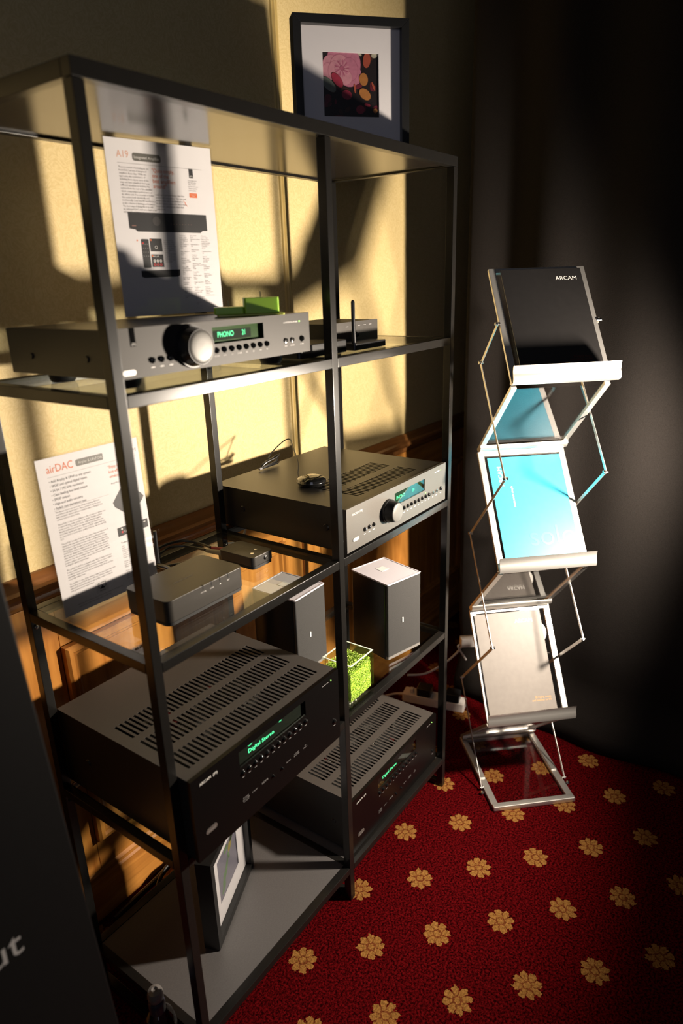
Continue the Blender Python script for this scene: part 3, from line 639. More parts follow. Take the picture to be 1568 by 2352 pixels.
# ------------------------------------------------------------------ picture frames
def picture_frame(t, s, dep, fw, mat_in, print_fn, matcol):
    """front at y=0; local x right, z up"""
    def side(poly): return MB().prism(poly, -0.0, dep, axis='y').build('frame_side', FRAMEB, t, bevel=0.0008)
    g = 0.0
    side([(0, 0), (s, 0), (s - fw, fw), (fw, fw)]); side([(0, s), (fw, s - fw), (s - fw, s - fw), (s, s)])
    side([(0, 0), (fw, fw), (fw, s - fw), (0, s)]); side([(s, 0), (s, s), (s - fw, s - fw), (s - fw, fw)])
    ym = 0.014
    a, b = mat_in
    mb = MB(); i0, i1 = fw - 0.0005, s - fw + 0.0005
    th = 0.0018
    mb.box(i0, ym, i0, a[0], ym + th, i1); mb.box(b[0], ym, i0, i1, ym + th, i1); mb.box(a[0], ym, i0, b[0], ym + th, a[1]); mb.box(a[0], ym, b[1], b[0], ym + th, i1)
    mb.build('mount', matcol, t, smooth=False)
    MB().box(i0, ym + th + 0.001, i0, i1, dep - 0.001, i1).build('backing', DARKIN, t, smooth=False)
    print_fn(t, a, b, ym + th)
    MB().box(i0, 0.0090, i0, i1, 0.0105, i1).build('picture_glass', PICGLASS, t, smooth=False)
FRAMEB = mat('black_painted_wood', (0.008, 0.008, 0.008), 0.35)
MOUNT = mat('white_mount_card', (0.66, 0.64, 0.66), 0.75, var=0.02)
def pm(n, c): return mat('photo_' + n, tuple(0.6 * q for q in c), 0.45, var=0.25, scale=120)
PK = [pm('pink_a', (0.62, 0.22, 0.33)), pm('pink_b', (0.72, 0.32, 0.40)), pm('pink_c', (0.48, 0.13, 0.22)), pm('crimson', (0.40, 0.03, 0.07)), pm('orange_red', (0.45, 0.09, 0.05)), pm('amber', (0.50, 0.20, 0.05)), pm('sage', (0.22, 0.26, 0.22)), pm('maroon', (0.16, 0.012, 0.03)), pm('brown', (0.06, 0.02, 0.012)), pm('near_black', (0.012, 0.006, 0.007)), pm('pale', (0.55, 0.52, 0.40))]
def flower_print(t, a, b, y):
    L = b[0] - a[0] + 0.004; ox, oz = a[0] - 0.002, a[1] - 0.002
    def P(u, v): return ox + u * L, oz + v * L
    lay = [0]
    mb = MB(); mb.frect(ox, oz, ox + L, oz + L, y + 0.0009, 9)
    def E(u, v, ru, rv, k, rot=0):
        lay[0] += 1; x, z = P(u, v)
        # keep the ellipse inside the opening
        pts = []
        for i in range(22):
            an = 2 * PI * i / 22; dx, dz = ru * L * math.cos(an), rv * L * math.sin(an)
            pts.append((min(max(x + dx * math.cos(rot) - dz * math.sin(rot), ox), ox + L), min(max(z + dx * math.sin(rot) + dz * math.cos(rot), oz), oz + L)))
        mb.flat(pts, y + 0.0009 - lay[0] * 0.000009, k)
    rn = random.Random(11)
    for i in range(30): E(rn.uniform(0.05, 0.95), rn.uniform(0.03, 0.95), rn.uniform(0.03, 0.09), rn.uniform(0.02, 0.06), rn.choice((7, 8, 8, 9)), rn.uniform(0, 3))
    E(0.62, 0.96, 0.08, 0.03, 10, -0.4); E(0.92, 0.94, 0.06, 0.04, 10, 0.3)
    for u, v, ru, rv, k, ro in ((0.26, 0.93, 0.15, 0.11, 0, 0.2), (0.46, 0.92, 0.15, 0.12, 0, -0.3), (0.15, 0.80, 0.13, 0.12, 1, 0.5), (0.58, 0.80, 0.09, 0.17, 0, 0.0), (0.12, 0.68, 0.11, 0.13, 1, 0.2), (0.58, 0.66, 0.10, 0.15, 0, 0.3), (0.50, 0.56, 0.15, 0.09, 0, 0.2), (0.30, 0.80, 0.15, 0.13, 1, 0.3), (0.22, 0.70, 0.11, 0.14, 1, -0.2), (0.48, 0.72, 0.14, 0.17, 0, 0.1), (0.40, 0.60, 0.12, 0.11, 1, 0)):
        E(u, v, ru * 1.04, rv * 1.04, 2, ro); E(u, v, ru, rv, k, ro)
    for i in range(26):
        an = 2 * PI * i / 26; E(0.345 + 0.085 * math.cos(an), 0.735 + 0.085 * math.sin(an), 0.045, 0.012, (2, 1, 0)[i % 3], an)
    E(0.345, 0.735, 0.04, 0.035, 2)
    for u, v, ru, rv, k, ro in ((0.78, 0.86, 0.065, 0.11, 4, -0.15), (0.72, 0.58, 0.075, 0.095, 5, 0.1), (0.26, 0.56, 0.13, 0.065, 3, -0.85), (0.11, 0.49, 0.15, 0.075, 6, -0.7), (0.42, 0.345, 0.09, 0.07, 3, -0.2), (0.74, 0.36, 0.11, 0.075, 5, -0.6), (0.655, 0.13, 0.075, 0.065, 3, 0.1), (0.78, 0.20, 0.055, 0.022, 3, -0.2), (0.92, 0.115, 0.04, 0.035, 5, 0), (0.565, 0.44, 0.018, 0.07, 4, 0.1), (0.89, 0.48, 0.018, 0.07, 4, 0.4), (0.28, 0.02, 0.09, 0.02, 7, 0)):
        E(u, v, ru * 1.06, rv * 1.06, 8, ro); E(u, v, ru, rv, k, ro)
    mb.build('photograph', PK, t, smooth=False)
t = thing('picture_frame', 'black framed flower photograph in white mount on top of the shelf', 'picture frame', (0.672, 0.202, 1.7500), rz=-0.705)
picture_frame(t, 0.243, 0.036, 0.0165, ((0.0615, 0.0660), (0.1805, 0.1820)), flower_print, MOUNT)
GP = [pm('lavender', (0.30, 0.29, 0.36)), pm('leaf', (0.20, 0.34, 0.16)), pm('yellow_leaf', (0.50, 0.42, 0.12)), pm('dark_leaf', (0.05, 0.08, 0.03))]
def leaf_print(t, a, b, y):
    mb = MB(); L = b[0] - a[0]; mb.frect(a[0] - 0.002, a[1] - 0.002, b[0] + 0.002, b[1] + 0.002, y + 0.0009, 0)
    for i, (u, v, ru, rv, k, ro) in enumerate(((0.30, 0.30, 0.16, 0.07, 1, 1.2), (0.45, 0.45, 0.18, 0.06, 1, 1.0), (0.25, 0.15, 0.12, 0.06, 1, 0.6), (0.70, 0.78, 0.13, 0.08, 2, 0.9), (0.80, 0.88, 0.10, 0.05, 3, 0.4), (0.6, 0.62, 0.10, 0.04, 1, 1.9), (0.5, 0.86, 0.12, 0.05, 1, 0.1))):
        mb.fell(a[0] + u * L, a[1] + v * L, ru * L, rv * L, y + 0.0008 - 0.00004 * i, k, ro)
    mb.build('photograph', GP, t, smooth=False)
t = thing('picture_frame', 'black framed leaf picture with cream mount standing on the bottom shelf', 'picture frame', (0.152, 0.110, 0.1050), rz=0.430)
picture_frame(t, 0.238, 0.036, 0.0165, ((0.060, 0.062), (0.178, 0.180)), leaf_print, MOUNT)

# ------------------------------------------------------------------ candles on the amplifier
def candle_mat(name, c):
    m_, t_, b_ = newmat(name); b_.inputs['Base Color'].default_value = c + (1,); b_.inputs['Roughness'].default_value = 0.4
    b_.inputs['Subsurface Weight'].default_value = 0.5; b_.inputs['Subsurface Radius'].default_value = (0.01, 0.015, 0.004); b_.inputs['Subsurface Scale'].default_value = 0.6
    return m_
WAX = candle_mat('green_wax', (0.36, 0.62, 0.06)); WICK = mat('pale_wick', (0.45, 0.42, 0.25), 0.8)
ZA = 1.3685 + 0.0692
t = thing('candle_tray', 'thin lime tray holding two green candles on the upper amplifier', 'tray', (0.352, 0.080, ZA), rz=-0.75)
MB().prism(rrect(-0.052, -0.030, 0.064, 0.030, 0.004, 3), 0, 0.0030).build('plate', mat('lime_tinted_tray', (0.45, 0.50, 0.08), 0.2), t, bevel=0.0008)
ZC = ZA + 0.0032
t = thing('square_candle', 'taller green square candle next to the A19 sign', 'candle', (0.372, 0.064, ZC), rz=-0.75, group='green square candles')
MB().prism(rrect(-0.030, -0.023, 0.030, 0.023, 0.003, 3), 0, 0.0265).build('wax', WAX, t, bevel=0.001); MB().tube([(0, 0, 0.0265), (0.0005, 0, 0.033), (0, 0.001, 0.036)], 0.0009, 6).build('wick', WICK, t)
t = thing('square_candle', 'lower green square candle partly behind the taller one', 'candle', (0.330, 0.102, ZC), rz=-0.75, group='green square candles')
MB().prism(rrect(-0.0255, -0.020, 0.0255, 0.020, 0.003, 3), 0, 0.0120).build('wax', WAX, t, bevel=0.001); MB().tube([(0, 0, 0.012), (0.0005, 0, 0.018), (0, 0.001, 0.022)], 0.0009, 6).build('wick', WICK, t)

# ------------------------------------------------------------------ small boxes on the upper shelf, right bay
Z2 = 1.3504
t = thing('phono_stage', 'dark grey metal box with one small knob, on upper shelf right bay', 'audio device', (0.628, 0.104, Z2), rz=0.0)
MB().box(0, 0.004, 0.003, 0.185, 0.150, 0.0530).build('case', CASE, t, bevel=0.001); MB().box(0, 0, 0.002, 0.185, 0.0038, 0.0535).build('front_panel', FASCIA_GREY if False else mat('dark_grey_fascia', (0.07, 0.065, 0.06), 0.4, metal=0.4), t, smooth=False)
button(t, 0.100, 0.024, 0.0046); dashes(t, [(0.062 + i * 0.023, 0.0440, 0.010, 0.0014) for i in range(5)], GREYINK)
for x in (0.02, 0.165):
    for y in (0.02, 0.13): MB().cyl((x, y, 0), (x, y, 0.003), 0.008).build('foot', RUBBER, t)
t = thing('wireless_router', 'thin black wireless box with upright antenna on the upper shelf', 'router', (0.628, 0.040, Z2))
MB().prism(rrect(0, 0, 0.122, 0.056, 0.006), 0.0005, 0.0145).build('case', PLASB, t, bevel=0.0015)
MB().cyl((0.010, 0.010, 0.0120), (0.009, 0.010, 0.052), 0.0046, 0.0040, 14).build('antenna', PLASB, t); 
ant = [c for c in t.children if c.name.startswith('antenna')][0]
MB().lathe([(0.0040, 0), (0.0040, 0.044), (0.0036, 0.047), (0.0022, 0.049), (0, 0.0495)], (0.009, 0.010, 0.052), 14).build('antenna_tip', PLASB, ant)
t = thing('set_top_box', 'small black box wedged between middle post and router on upper shelf', 'audio device', (0.452, 0.046, Z2))
MB().prism(rrect(0, 0, 0.158, 0.105, 0.008), 0.0005, 0.0255).build('case', PLASB, t, bevel=0.002); MB().frect(0.128, 0.006, 0.150, 0.010).build('caption', GREYINK, t, smooth=False)

# ------------------------------------------------------------------ streaming DAC and small DAC, middle shelf left bay
Z3 = 0.9330
def dac_box(t, w, d, h, r):
    MB().prism(rrect(0.001, 0.001, w - 0.001, d - 0.001, r), 0.0, 0.006).build('rubber_base', RUBBER, t)
    MB().prism(rrect(0, 0, w, d, r), 0.0065, h).build('case', DACM, t, bevel=0.0012)
DACM = mat('charcoal_cast_aluminium', (0.045, 0.041, 0.036), 0.40, metal=0.3, scale=500)
t = thing('network_dac', 'charcoal network DAC box with four indicator notches on the middle shelf', 'audio device', (0.101, 0.078, Z3))
dac_box(t, 0.188, 0.116, 0.0475, 0.013)
for x, s_ in ((0.083, 'OPTICAL'), (0.104, 'COAX'), (0.125, ''), (0.146, 'NET')):
    MB().box(x - 0.0009, -0.0004, 0.0395, x + 0.0009, 0.004, 0.0478).build('indicator', DARKIN, t, smooth=False)
    if s_: text('caption', s_, 0.0034, x, 0.0340, WHITEINK, t, align='CENTER')
    else: MB().flat([(x - 0.002, 0.0340), (x + 0.002, 0.0340), (x, 0.0368)], -0.0004).build('caption', WHITEINK, t, smooth=False)
text('maker_name', 'ARCAM airDAC', 0.0070, 0.060, 0.050, GREYINK, t, 0.0479, plane='xy')
MB().tube([(0.120, 0.112, 0.030), (0.130, 0.150, 0.030), (0.139, 0.188, 0.024), (0.141, 0.194, 0.030)], 0.0048, 10).build('antenna_base', PLASB, t)
MB().cyl((0.1405, 0.194, 0.016), (0.1430, 0.194, 0.096), 0.0048, 0.0036, 14).build('antenna', PLASB, t)
t = thing('small_dac', 'small black DAC box with two silver buttons behind the larger one', 'audio device', (0.361, 0.122, Z3))
dac_box(t, 0.0625, 0.098, 0.0270, 0.008)
for x, y in ((0.020, 0.020), (0.042, 0.030)): MB().lathe([(0.0040, 0), (0.0036, 0.0008), (0, 0.0010)], (x, y, 0.0270)).build('button', CHROME, t)
jack(t, 0.038, 0.0165, 0.0042); text('maker_name', 'ARCAM rDAC', 0.0055, 0.006, 0.062, GREYINK, t, 0.0273, plane='xy')
for o, m_, nm in ((0.012, mat('beige_plug', (0.36, 0.31, 0.20), 0.5), 'plug'), (0.028, mat('red_plug', (0.35, 0.02, 0.03), 0.5), 'plug')):
    MB().cyl((o, 0.098, 0.014), (o - 0.012, 0.136, 0.016), 0.0062, 0.0042, 14).build(nm, m_, t)
CABLE = mat('black_cable', (0.010, 0.010, 0.010), 0.35)
def cable(label, pts, r=0.0026, m_=None, n=8):
    return tag(MB().tube(pts, r, n).build('cable', m_ or CABLE), label, 'cable')
cable('black audio cable running from beige plug along the middle shelf', [(0.361, 0.262, 0.9500), (0.358, 0.290, 0.950), (0.345, 0.318, 0.953), (0.318, 0.330, 0.955), (0.290, 0.325, 0.952), (0.27, 0.33, 0.948)], 0.0030)
cable('black audio cable running from red plug along the middle shelf', [(0.377, 0.262, 0.9500), (0.378, 0.296, 0.952), (0.360, 0.328, 0.958), (0.325, 0.338, 0.960), (0.292, 0.338, 0.958)], 0.0030)
cable('black cable behind the network DAC near its antenna', [(0.262, 0.196, 0.956), (0.262, 0.222, 0.955), (0.275, 0.24, 0.950), (0.285, 0.262, 0.945), (0.27, 0.285, 0.940)], 0.0030)
tag(MB().cyl((0.262, 0.195, 0.956), (0.262, 0.222, 0.956), 0.0065, 0.0048, 14).build('cable_plug', mat('grey_plug', (0.30, 0.28, 0.24), 0.5)), 'pale grey ribbed plug on the back of the network DAC', 'plug')
t = thing('cable_adapter', 'black ribbed cable adapter lying on the rear shelf rail', 'adapter', (0.262, 0.335, Z3 + 0.0005), rz=0.15)
MB().prism(rrect(0, 0, 0.046, 0.020, 0.004), 0, 0.022).build('case', PLASB, t, bevel=0.002)
for i in range(4): MB().box(0.010 + i * 0.008, 0.001, 0.022, 0.014 + i * 0.008, 0.019, 0.0232).build('rib', GLOSSB, t, smooth=False)
cable('white cable hanging behind the middle shelf near the centre post', [(0.640, 0.400, 0.935), (0.630, 0.400, 0.892), (0.604, 0.400, 0.862), (0.571, 0.405, 0.866), (0.53, 0.41, 0.872)], 0.0030, mat('white_cable', (0.55, 0.53, 0.52), 0.4))

# ------------------------------------------------------------------ infrared puck on the silver amplifier
ZB = 0.9395 + 0.0977
t = thing('infrared_puck', 'glossy black round puck with red light on the silver amplifier', 'receiver puck', (0.634, 0.178, ZB))
MB().lathe([(0.026, 0), (0.032, 0.003), (0.0345, 0.009), (0.0350, 0.0105)], n=40).build('base', GLOSSB, t)
MB().lathe([(0.0351, 0.0108), (0.0351, 0.0118)], n=40).build('band', CHROME, t)
MB().lathe([(0.0348, 0.0119), (0.033, 0.0165), (0.027, 0.0205), (0.015, 0.0230), (0, 0.0235)], n=40).build('dome', GLOSSB, t)
MB().lathe([(0.0022, 0), (0, 0.0010)], (0.004, 0.006, 0.0228), 12).build('light', LEDRED, t)
cable('thin black wire looping up from the glossy puck', [(0.642, 0.212, ZB + 0.008), (0.650, 0.232, ZB + 0.012), (0.688, 0.262, 1.070), (0.735, 0.315, 1.092), (0.760, 0.345, 1.104), (0.748, 0.360, 1.098), (0.722, 0.380, 1.070), (0.708, 0.384, 1.050), (0.695, 0.382, ZB + 0.006)], 0.0016, None, 6)
t = thing('cable_bundle', 'tied bundle of thin black wire at the back of the silver amplifier', 'cable', (0.700, 0.372, ZB + 0.0018))
rn = random.Random(5)
for i in range(6):
    L_ = rn.uniform(0.034, 0.048); hh = rn.uniform(0.004, 0.024); oy = rn.uniform(-0.006, 0.006)
    MB().tube([(-0.030, 0, 0.002), (-L_ * 0.3, oy, hh * 0.7), (L_ * 0.6, oy * 1.6, hh), (L_ * 0.95, oy, hh * 1.15 + 0.002), (L_ * 0.6, -oy, hh * 0.7), (-L_ * 0.3, -oy, hh * 0.3 + 0.002), (-0.030, 0, 0.003)], 0.0014, 6).build('loop', CABLE, t)
MB().cyl((-0.034, 0, 0.003), (-0.024, 0, 0.004), 0.0034, n=10).build('tie', GREYINK, t)

# ------------------------------------------------------------------ small loudspeakers and vase
Z4 = 0.5380
GRILLE = mat('grey_grille_cloth', (0.040, 0.039, 0.038), 0.85, scale=900, var=0.45, bump=0.5)
WP0 = mat('white_badge', (0.85, 0.83, 0.80), 0.3)
SPTOP = mat('pale_lavender_satin_top', (0.62, 0.59, 0.64), 0.5, scale=300, var=0.04)
def bookshelf_speaker(loc, rz, label):
    t = thing('bookshelf_speaker', label, 'speaker', loc, rz, group='pair of small grey speakers')
    w, d, h = 0.121, 0.140, 0.222
    MB().prism(rrect(0, 0.010, w, d, 0.005, 3), 0.006, h - 0.004).build('cabinet', mat('black_lacquer', (0.010, 0.010, 0.010), 0.3), t)
    MB().prism(rrect(0.004, 0.012, w - 0.004, d - 0.004, 0.004, 3), 0.0, 0.006).build('plinth', RUBBER, t)
    g = MB().prism(rrect(0.0, 0.0, w, 0.0098, 0.0035, 3), 0.014, h - 0.005).build('grille', GRILLE, t)
    MB().prism(rrect(0.0, 0.0, w, 0.0098, 0.0035, 3), 0.006, 0.0135).build('lower_trim', mat('grey_satin_trim', (0.20, 0.19, 0.18), 0.4), t)
    MB().box(w * 0.42, -0.0015, h * 0.445, w * 0.42 + 0.0045, 0, h * 0.51).build('badge', WP0, g, bevel=0.0006)
    tp = MB().prism(rrect(-0.0005, -0.0005, w + 0.0005, d + 0.0005, 0.006, 4), h - 0.004, h - 0.001).build('top_plate', SPTOP, t, bevel=0.001)
    mb = MB()
    for q in ((0.0, 0.0, w, 0.003), (0, d - 0.003, w, d), (0, 0.003, 0.003, d - 0.003), (w - 0.003, 0.003, w, d - 0.003)): mb.box(q[0], q[1], h - 0.001, q[2], q[3], h)
    mb.build('top_rim', SPTOP, tp, smooth=False)
    MB().box(w * 0.41, d * 0.52, h - 0.001, w * 0.62, d * 0.70, h - 0.0002).build('touch_pad', mat('white_touch_pad', (0.80, 0.79, 0.78), 0.4), tp, smooth=False)
    return t
bookshelf_speaker((0.760, 0.050, Z4), -0.245, 'small grey speaker with pale top beside the right front post')
bookshelf_speaker((0.567, 0.193, Z4), 0.020, 'small grey speaker behind the glass vase and large receiver')
t = thing('glass_vase', 'square clear glass vase filled with lime green moss', 'vase', (0.530, 0.006, Z4))
wv, dv, hv, tk = 0.093, 0.082, 0.118, 0.0035
VG = glass('vase_glass', (0.95, 0.98, 0.93), 1.45)
mb = MB(); mb.box(0, 0, 0, wv, dv, 0.009); mb.box(0, 0, 0.009, wv, tk, hv); mb.box(0, dv - tk, 0.009, wv, dv, hv); mb.box(0, tk, 0.009, tk, dv - tk, hv); mb.box(wv - tk, tk, 0.009, wv, dv - tk, hv); mb.build('glass_body', VG, t, smooth=False)
mb = MB()
for q in ((0, 0, wv, tk), (0, dv - tk, wv, dv), (0, tk, tk, dv - tk), (wv - tk, tk, wv, dv - tk)): mb.box(q[0], q[1], hv + 0.0002, q[2], q[3], hv + 0.0012)
mb.build('rim', mat('polished_glass_edge', (0.75, 0.82, 0.72), 0.15), t, smooth=False)
MOSS = [mat('lime_moss', (0.50, 0.70, 0.09), 0.8, var=0.3), mat('pale_moss', (0.66, 0.78, 0.22), 0.8, var=0.3), mat('deep_moss', (0.30, 0.48, 0.05), 0.8, var=0.3)]
mb = MB(); rn = random.Random(9)
for i in range(5200):
    x, y, z = rn.uniform(0.0055, wv - 0.0055), rn.uniform(0.0055, dv - 0.0055), rn.uniform(0.020, 0.094 + 0.010 * math.sin(i))
    if rn.random() < 0.75:
        k_ = rn.randrange(3)
        if k_ == 0: x = rn.choice((0.006, wv - 0.006))
        elif k_ == 1: y = rn.choice((0.006, dv - 0.006))
        else: z = rn.uniform(0.090, 0.101)
    r = rn.uniform(0.0014, 0.0034); dx, dy, dz = rn.uniform(-1, 1), rn.uniform(-1, 1), rn.uniform(-0.4, 1)
    q = Vector((dx, dy, dz)).normalized(); a_ = q.orthogonal().normalized(); c_ = q.cross(a_); p = Vector((x, y, z))
    tip = p + q * r * 1.6
    tip.x = min(max(tip.x, 0.0045), wv - 0.0045); tip.y = min(max(tip.y, 0.0045), dv - 0.0045)
    mb._add([p - a_ * r * 0.6, p + a_ * r * 0.6, p + c_ * r * 0.6, p - c_ * r * 0.6, tip], [(0, 2, 4), (2, 1, 4), (1, 3, 4), (3, 0, 4)], rn.choice((0, 0, 1, 1, 2)))
o = mb.build('moss_filling', MOSS, t, smooth=False); o['kind'] = 'stuff'
mb = MB(); mb.box(0.0065, 0.0065, 0.020, wv - 0.0065, dv - 0.0065, 0.091); mb.build('moss_core', MOSS[0], t, smooth=False)
mb = MB()
for i in range(60):
    x, y = rn.uniform(0.008, wv - 0.008), rn.uniform(0.008, dv - 0.008); r = rn.uniform(0.002, 0.0038)
    mb.lathe([(0, -r), (r * 0.75, -r * 0.6), (r, 0), (r * 0.75, r * 0.6), (0, r)], (x, y, 0.0095 + r), 7)
o = mb.build('pebbles', mat('pale_pebble', (0.50, 0.48, 0.42), 0.3, var=0.4), t); o['kind'] = 'stuff'

# ------------------------------------------------------------------ zigzag brochure stand
st = thing('brochure_stand', 'folding zigzag aluminium brochure stand with three sloping trays on carpet', 'brochure stand', (1.0587, -0.2662, 0.0), rz=-0.8174)
WS = 0.2521; HW = WS / 2
ND = {'d1': ((0.024, 1.243), (0.221, 1.504)), 'd2': ((0.052, 0.747), (0.257, 1.021)), 'd3': ((0.086, 0.246), (0.281, 0.518))}
LK = [((0.257, 1.028), (0.028, 1.236)), ((0.281, 0.525), (0.056, 0.740)), ((0.330, 0.022), (0.090, 0.239))]
def sloped(a, b):
    """frame on a slope in the stand's y-z plane: returns a function mapping (u, e, n) -> local xyz"""
    A = Vector((0, a[0], a[1])); E_ = Vector((0, b[0] - a[0], b[1] - a[1])); L_ = E_.length; E_ = E_ / L_; N = Vector((1, 0, 0)).cross(E_)  # N points to the front/top
    if N.y > 0: N = -N
    return (lambda u, e, n: A + Vector((u, 0, 0)) + E_ * e + N * n), L_
def sbox(fn, u0, e0, n0, u1, e1, n1):
    mb = MB(); v = [fn(u, e, n) for n in (n0, n1) for e in (e0, e1) for u in (u0, u1)]
    mb._add(v, [(0, 2, 3, 1), (4, 5, 7, 6), (0, 1, 5, 4), (2, 6, 7, 3), (0, 4, 6, 2), (1, 3, 7, 5)]); return mb
def sframe(a, b, name, parent, bw=0.017, far=True):
    fn, L_ = sloped(a, b); T = 0.0045
    f = sbox(fn, -HW, 0, -T, -HW + bw, L_, T).build(name, ALU, parent, bevel=0.001)
    sbox(fn, HW - bw, 0, -T, HW, L_, T).build('side_bar', ALU, f, bevel=0.001)
    if far: sbox(fn, -HW + bw, L_ - bw * 0.8, -T, HW - bw, L_, T).build('cross_bar', ALU, f, bevel=0.001)
    sbox(fn, -HW + bw, 0, -T, HW - bw, bw * 0.7, T).build('cross_bar', ALU, f, bevel=0.001)
    sbox(fn, -HW + bw * 0.8, bw * 0.5, -0.0012, HW - bw * 0.8, L_ - bw * 0.6, 0.0012).build('pane', ACRYL, f, smooth=False)
    return fn, L_, f
DF = {}
for k in ('d1', 'd2', 'd3'):
    fn, L_, f = sframe(*ND[k], 'display_panel', st); DF[k] = (fn, L_)
    # curved tray lip
    prof = [(0.006, -0.004), (0.016, -0.010), (0.026, -0.011), (0.033, -0.004), (0.036, 0.006), (0.040, 0.014), (0.047, 0.021), (0.050, 0.0225), (0.044, 0.0225), (0.037, 0.015), (0.033, 0.006), (0.030, -0.001), (0.025, -0.008), (0.017, -0.006), (0.008, 0.000)]
    mb = MB(); n = len(prof); vv = [fn(u, e, n_) for u in (-HW - 0.006, HW + 0.008) for n_, e in prof]
    mb._add(vv, [(i, (i + 1) % n, n + (i + 1) % n, n + i) for i in range(n)] + [tuple(range(n)), tuple(range(2 * n - 1, n - 1, -1))]); mb.build('tray_lip', ALU, f)
for a_, b_ in LK:
    fn, L_, f = sframe(a_, b_, 'link_panel', st, 0.015, False)
    # half-round hinge bar at the back
    mb = MB(); pr = []
    for i in range(9):
        an = PI * i / 8; pr.append((0.004 + 0.010 * math.sin(an), 0.004 + 0.015 * (1 - math.cos(an)) / 1.0))
    n = len(pr); vv = [fn(u, e, n_) for u in (-HW, HW) for n_, e in pr]
    mb._add(vv, [(i, (i + 1) % n, n + (i + 1) % n, n + i) for i in range(n)] + [tuple(range(n)), tuple(range(2 * n - 1, n - 1, -1))]); mb.build('hinge_bar', ALU, f)
# base frame on the carpet
fn, L_ = sloped((0.0, 0.006), (0.337, 0.006))
bf = sbox(fn, -HW, 0, -0.006, HW, 0.020, 0.010).build('base_frame', ALU, st, bevel=0.004)
for s_ in (-1, 1):
    sbox(fn, min(s_ * HW, s_ * (HW - 0.020)), 0.0205, -0.006, max(s_ * HW, s_ * (HW - 0.020)), 0.337, 0.006).build('side_bar', ALU, bf, bevel=0.001)
    sbox(fn, min(s_ * HW, s_ * (HW - 0.018)), 0.130, 0.0062, max(s_ * HW, s_ * (HW - 0.018)), 0.335, 0.010).build('side_bar', ALU, bf, bevel=0.001)
sbox(fn, -HW + 0.020, 0.317, -0.006, HW - 0.020, 0.337, 0.006).build('cross_bar', ALU, bf, bevel=0.001)
sbox(fn, -HW + 0.019, 0.019, -0.0012, HW - 0.019, 0.318, 0.0012).build('pane', ACRYL, bf, smooth=False)
# scissor arms
AR = [((0.122, 1.378), (0.234, 1.272)), ((0.234, 1.272), (0.020, 1.012)), ((0.020, 1.012), (0.277, 0.773)), ((0.277, 0.773), (0.055, 0.516)), ((0.055, 0.516), (0.318, 0.258)), ((0.318, 0.258), (0.092, 0.012))]
for s_ in (-1, 1):
    for i, (a_, b_) in enumerate(AR):
        fn, L_ = sloped(a_, b_) if a_[1] < b_[1] else sloped(b_, a_)
        off = HW + 0.0045 + (0.0022 if i % 2 else 0)
        sbox(fn, s_ * off - 0.0009, -0.004, -0.0045, s_ * off + 0.0009, L_ + 0.004, 0.0045).build('arm', ALU, st, bevel=0.0004)
    for (y_, z_) in [AR[0][0]] + [q[1] for q in AR]:
        MB().cyl((s_ * (HW - 0.001), y_, z_), (s_ * (HW + 0.011), y_, z_), 0.0042, n=14).build('rivet', CHROME, st)
    MB().lathe([(0, -0.006), (0.0042, -0.0042), (0.006, 0), (0.0042, 0.0042), (0, 0.006)], (s_ * (HW + 0.010), 0.074, 0.008), 16).build('clip_ball', CHROME, st)

# ---- brochures
def brochure(k, u0, e0, w, h, m_, label, th=0.0022, thing_group=None):
    fn, L_ = DF[k]; a_, b_ = ND[k]; tilt = math.atan2(b_[0] - a_[0], b_[1] - a_[1])
    p = st.matrix_basis @ fn(u0, e0, 0.0085)
    t = thing('brochure', label, 'brochure', p, rz=-0.8174, rx=-tilt, group='brochures in the zigzag stand')
    MB().box(0, -th, 0, w, 0, h).build('cover', m_, t, bevel=0.0004)
    mb = MB()
    for i in range(3): mb.box(0.0006, 0.0001 + i * 0.0006, 0.0006, w - 0.0006, 0.0005 + i * 0.0006, h - 0.0006)
    mb.build('pages', PAPER, t, smooth=False)
    return t, -th - 0.0003
bpy.context.view_layer.update()
BK = mat('black_gloss_card', (0.016, 0.015, 0.015), 0.30, spec=0.5)
TP = mat('taupe_satin_card', (0.17, 0.152, 0.138), 0.45, spec=0.25)
CY = mat('cyan_gloss_card', (0.035, 0.33, 0.48), 0.40, spec=0.3)
t, y_ = brochure('d1', -0.099, 0.020, 0.210, 0.297, BK, 'black brochure with white lettering in the top tray')
text('maker_name', 'ARCAM', 0.0165, 0.195, 0.262, WHITEINK, t, y_, 'RIGHT', width=1.0)
text('tag_line', 'Bringing music\nand movies to life', 0.0080, 0.185, 0.040, mat('dim_red_print', (0.10, 0.02, 0.015), 0.5), t, y_, 'RIGHT')
t, y_ = brochure('d2', -0.104, 0.022, 0.210, 0.297, CY, 'bright cyan brochure in the second tray')
text('maker_name', 'ARCAM', 0.0170, 0.034, 0.212, WHITEINK, t, y_, rot=PI / 2)
text('tag_line', 'music made simple', 0.0080, 0.056, 0.150, WHITEINK, t, y_, rot=PI / 2)
text('title', 'solo', 0.078, 0.075, 0.038, mat('deeper_cyan_print', (0.032, 0.36, 0.56), 0.35), t, y_)
t, y_ = brochure('d3', -0.117, 0.020, 0.208, 0.297, TP, 'taupe brochure with orange tag line in the lowest tray')
text('maker_name', 'ARCAM', 0.0165, 0.180, 0.262, WHITEINK, t, y_, 'RIGHT')
text('tag_line', 'Bringing music\nand movies to life', 0.0085, 0.196, 0.036, mat('ochre_print', (0.50, 0.27, 0.08), 0.5), t, y_, 'RIGHT')
fn, L_ = DF['d3']; a_, b_ = ND['d3']; tilt = math.atan2(b_[0] - a_[0], b_[1] - a_[1])
p = st.matrix_basis @ fn(0.066, 0.250, 0.0054)
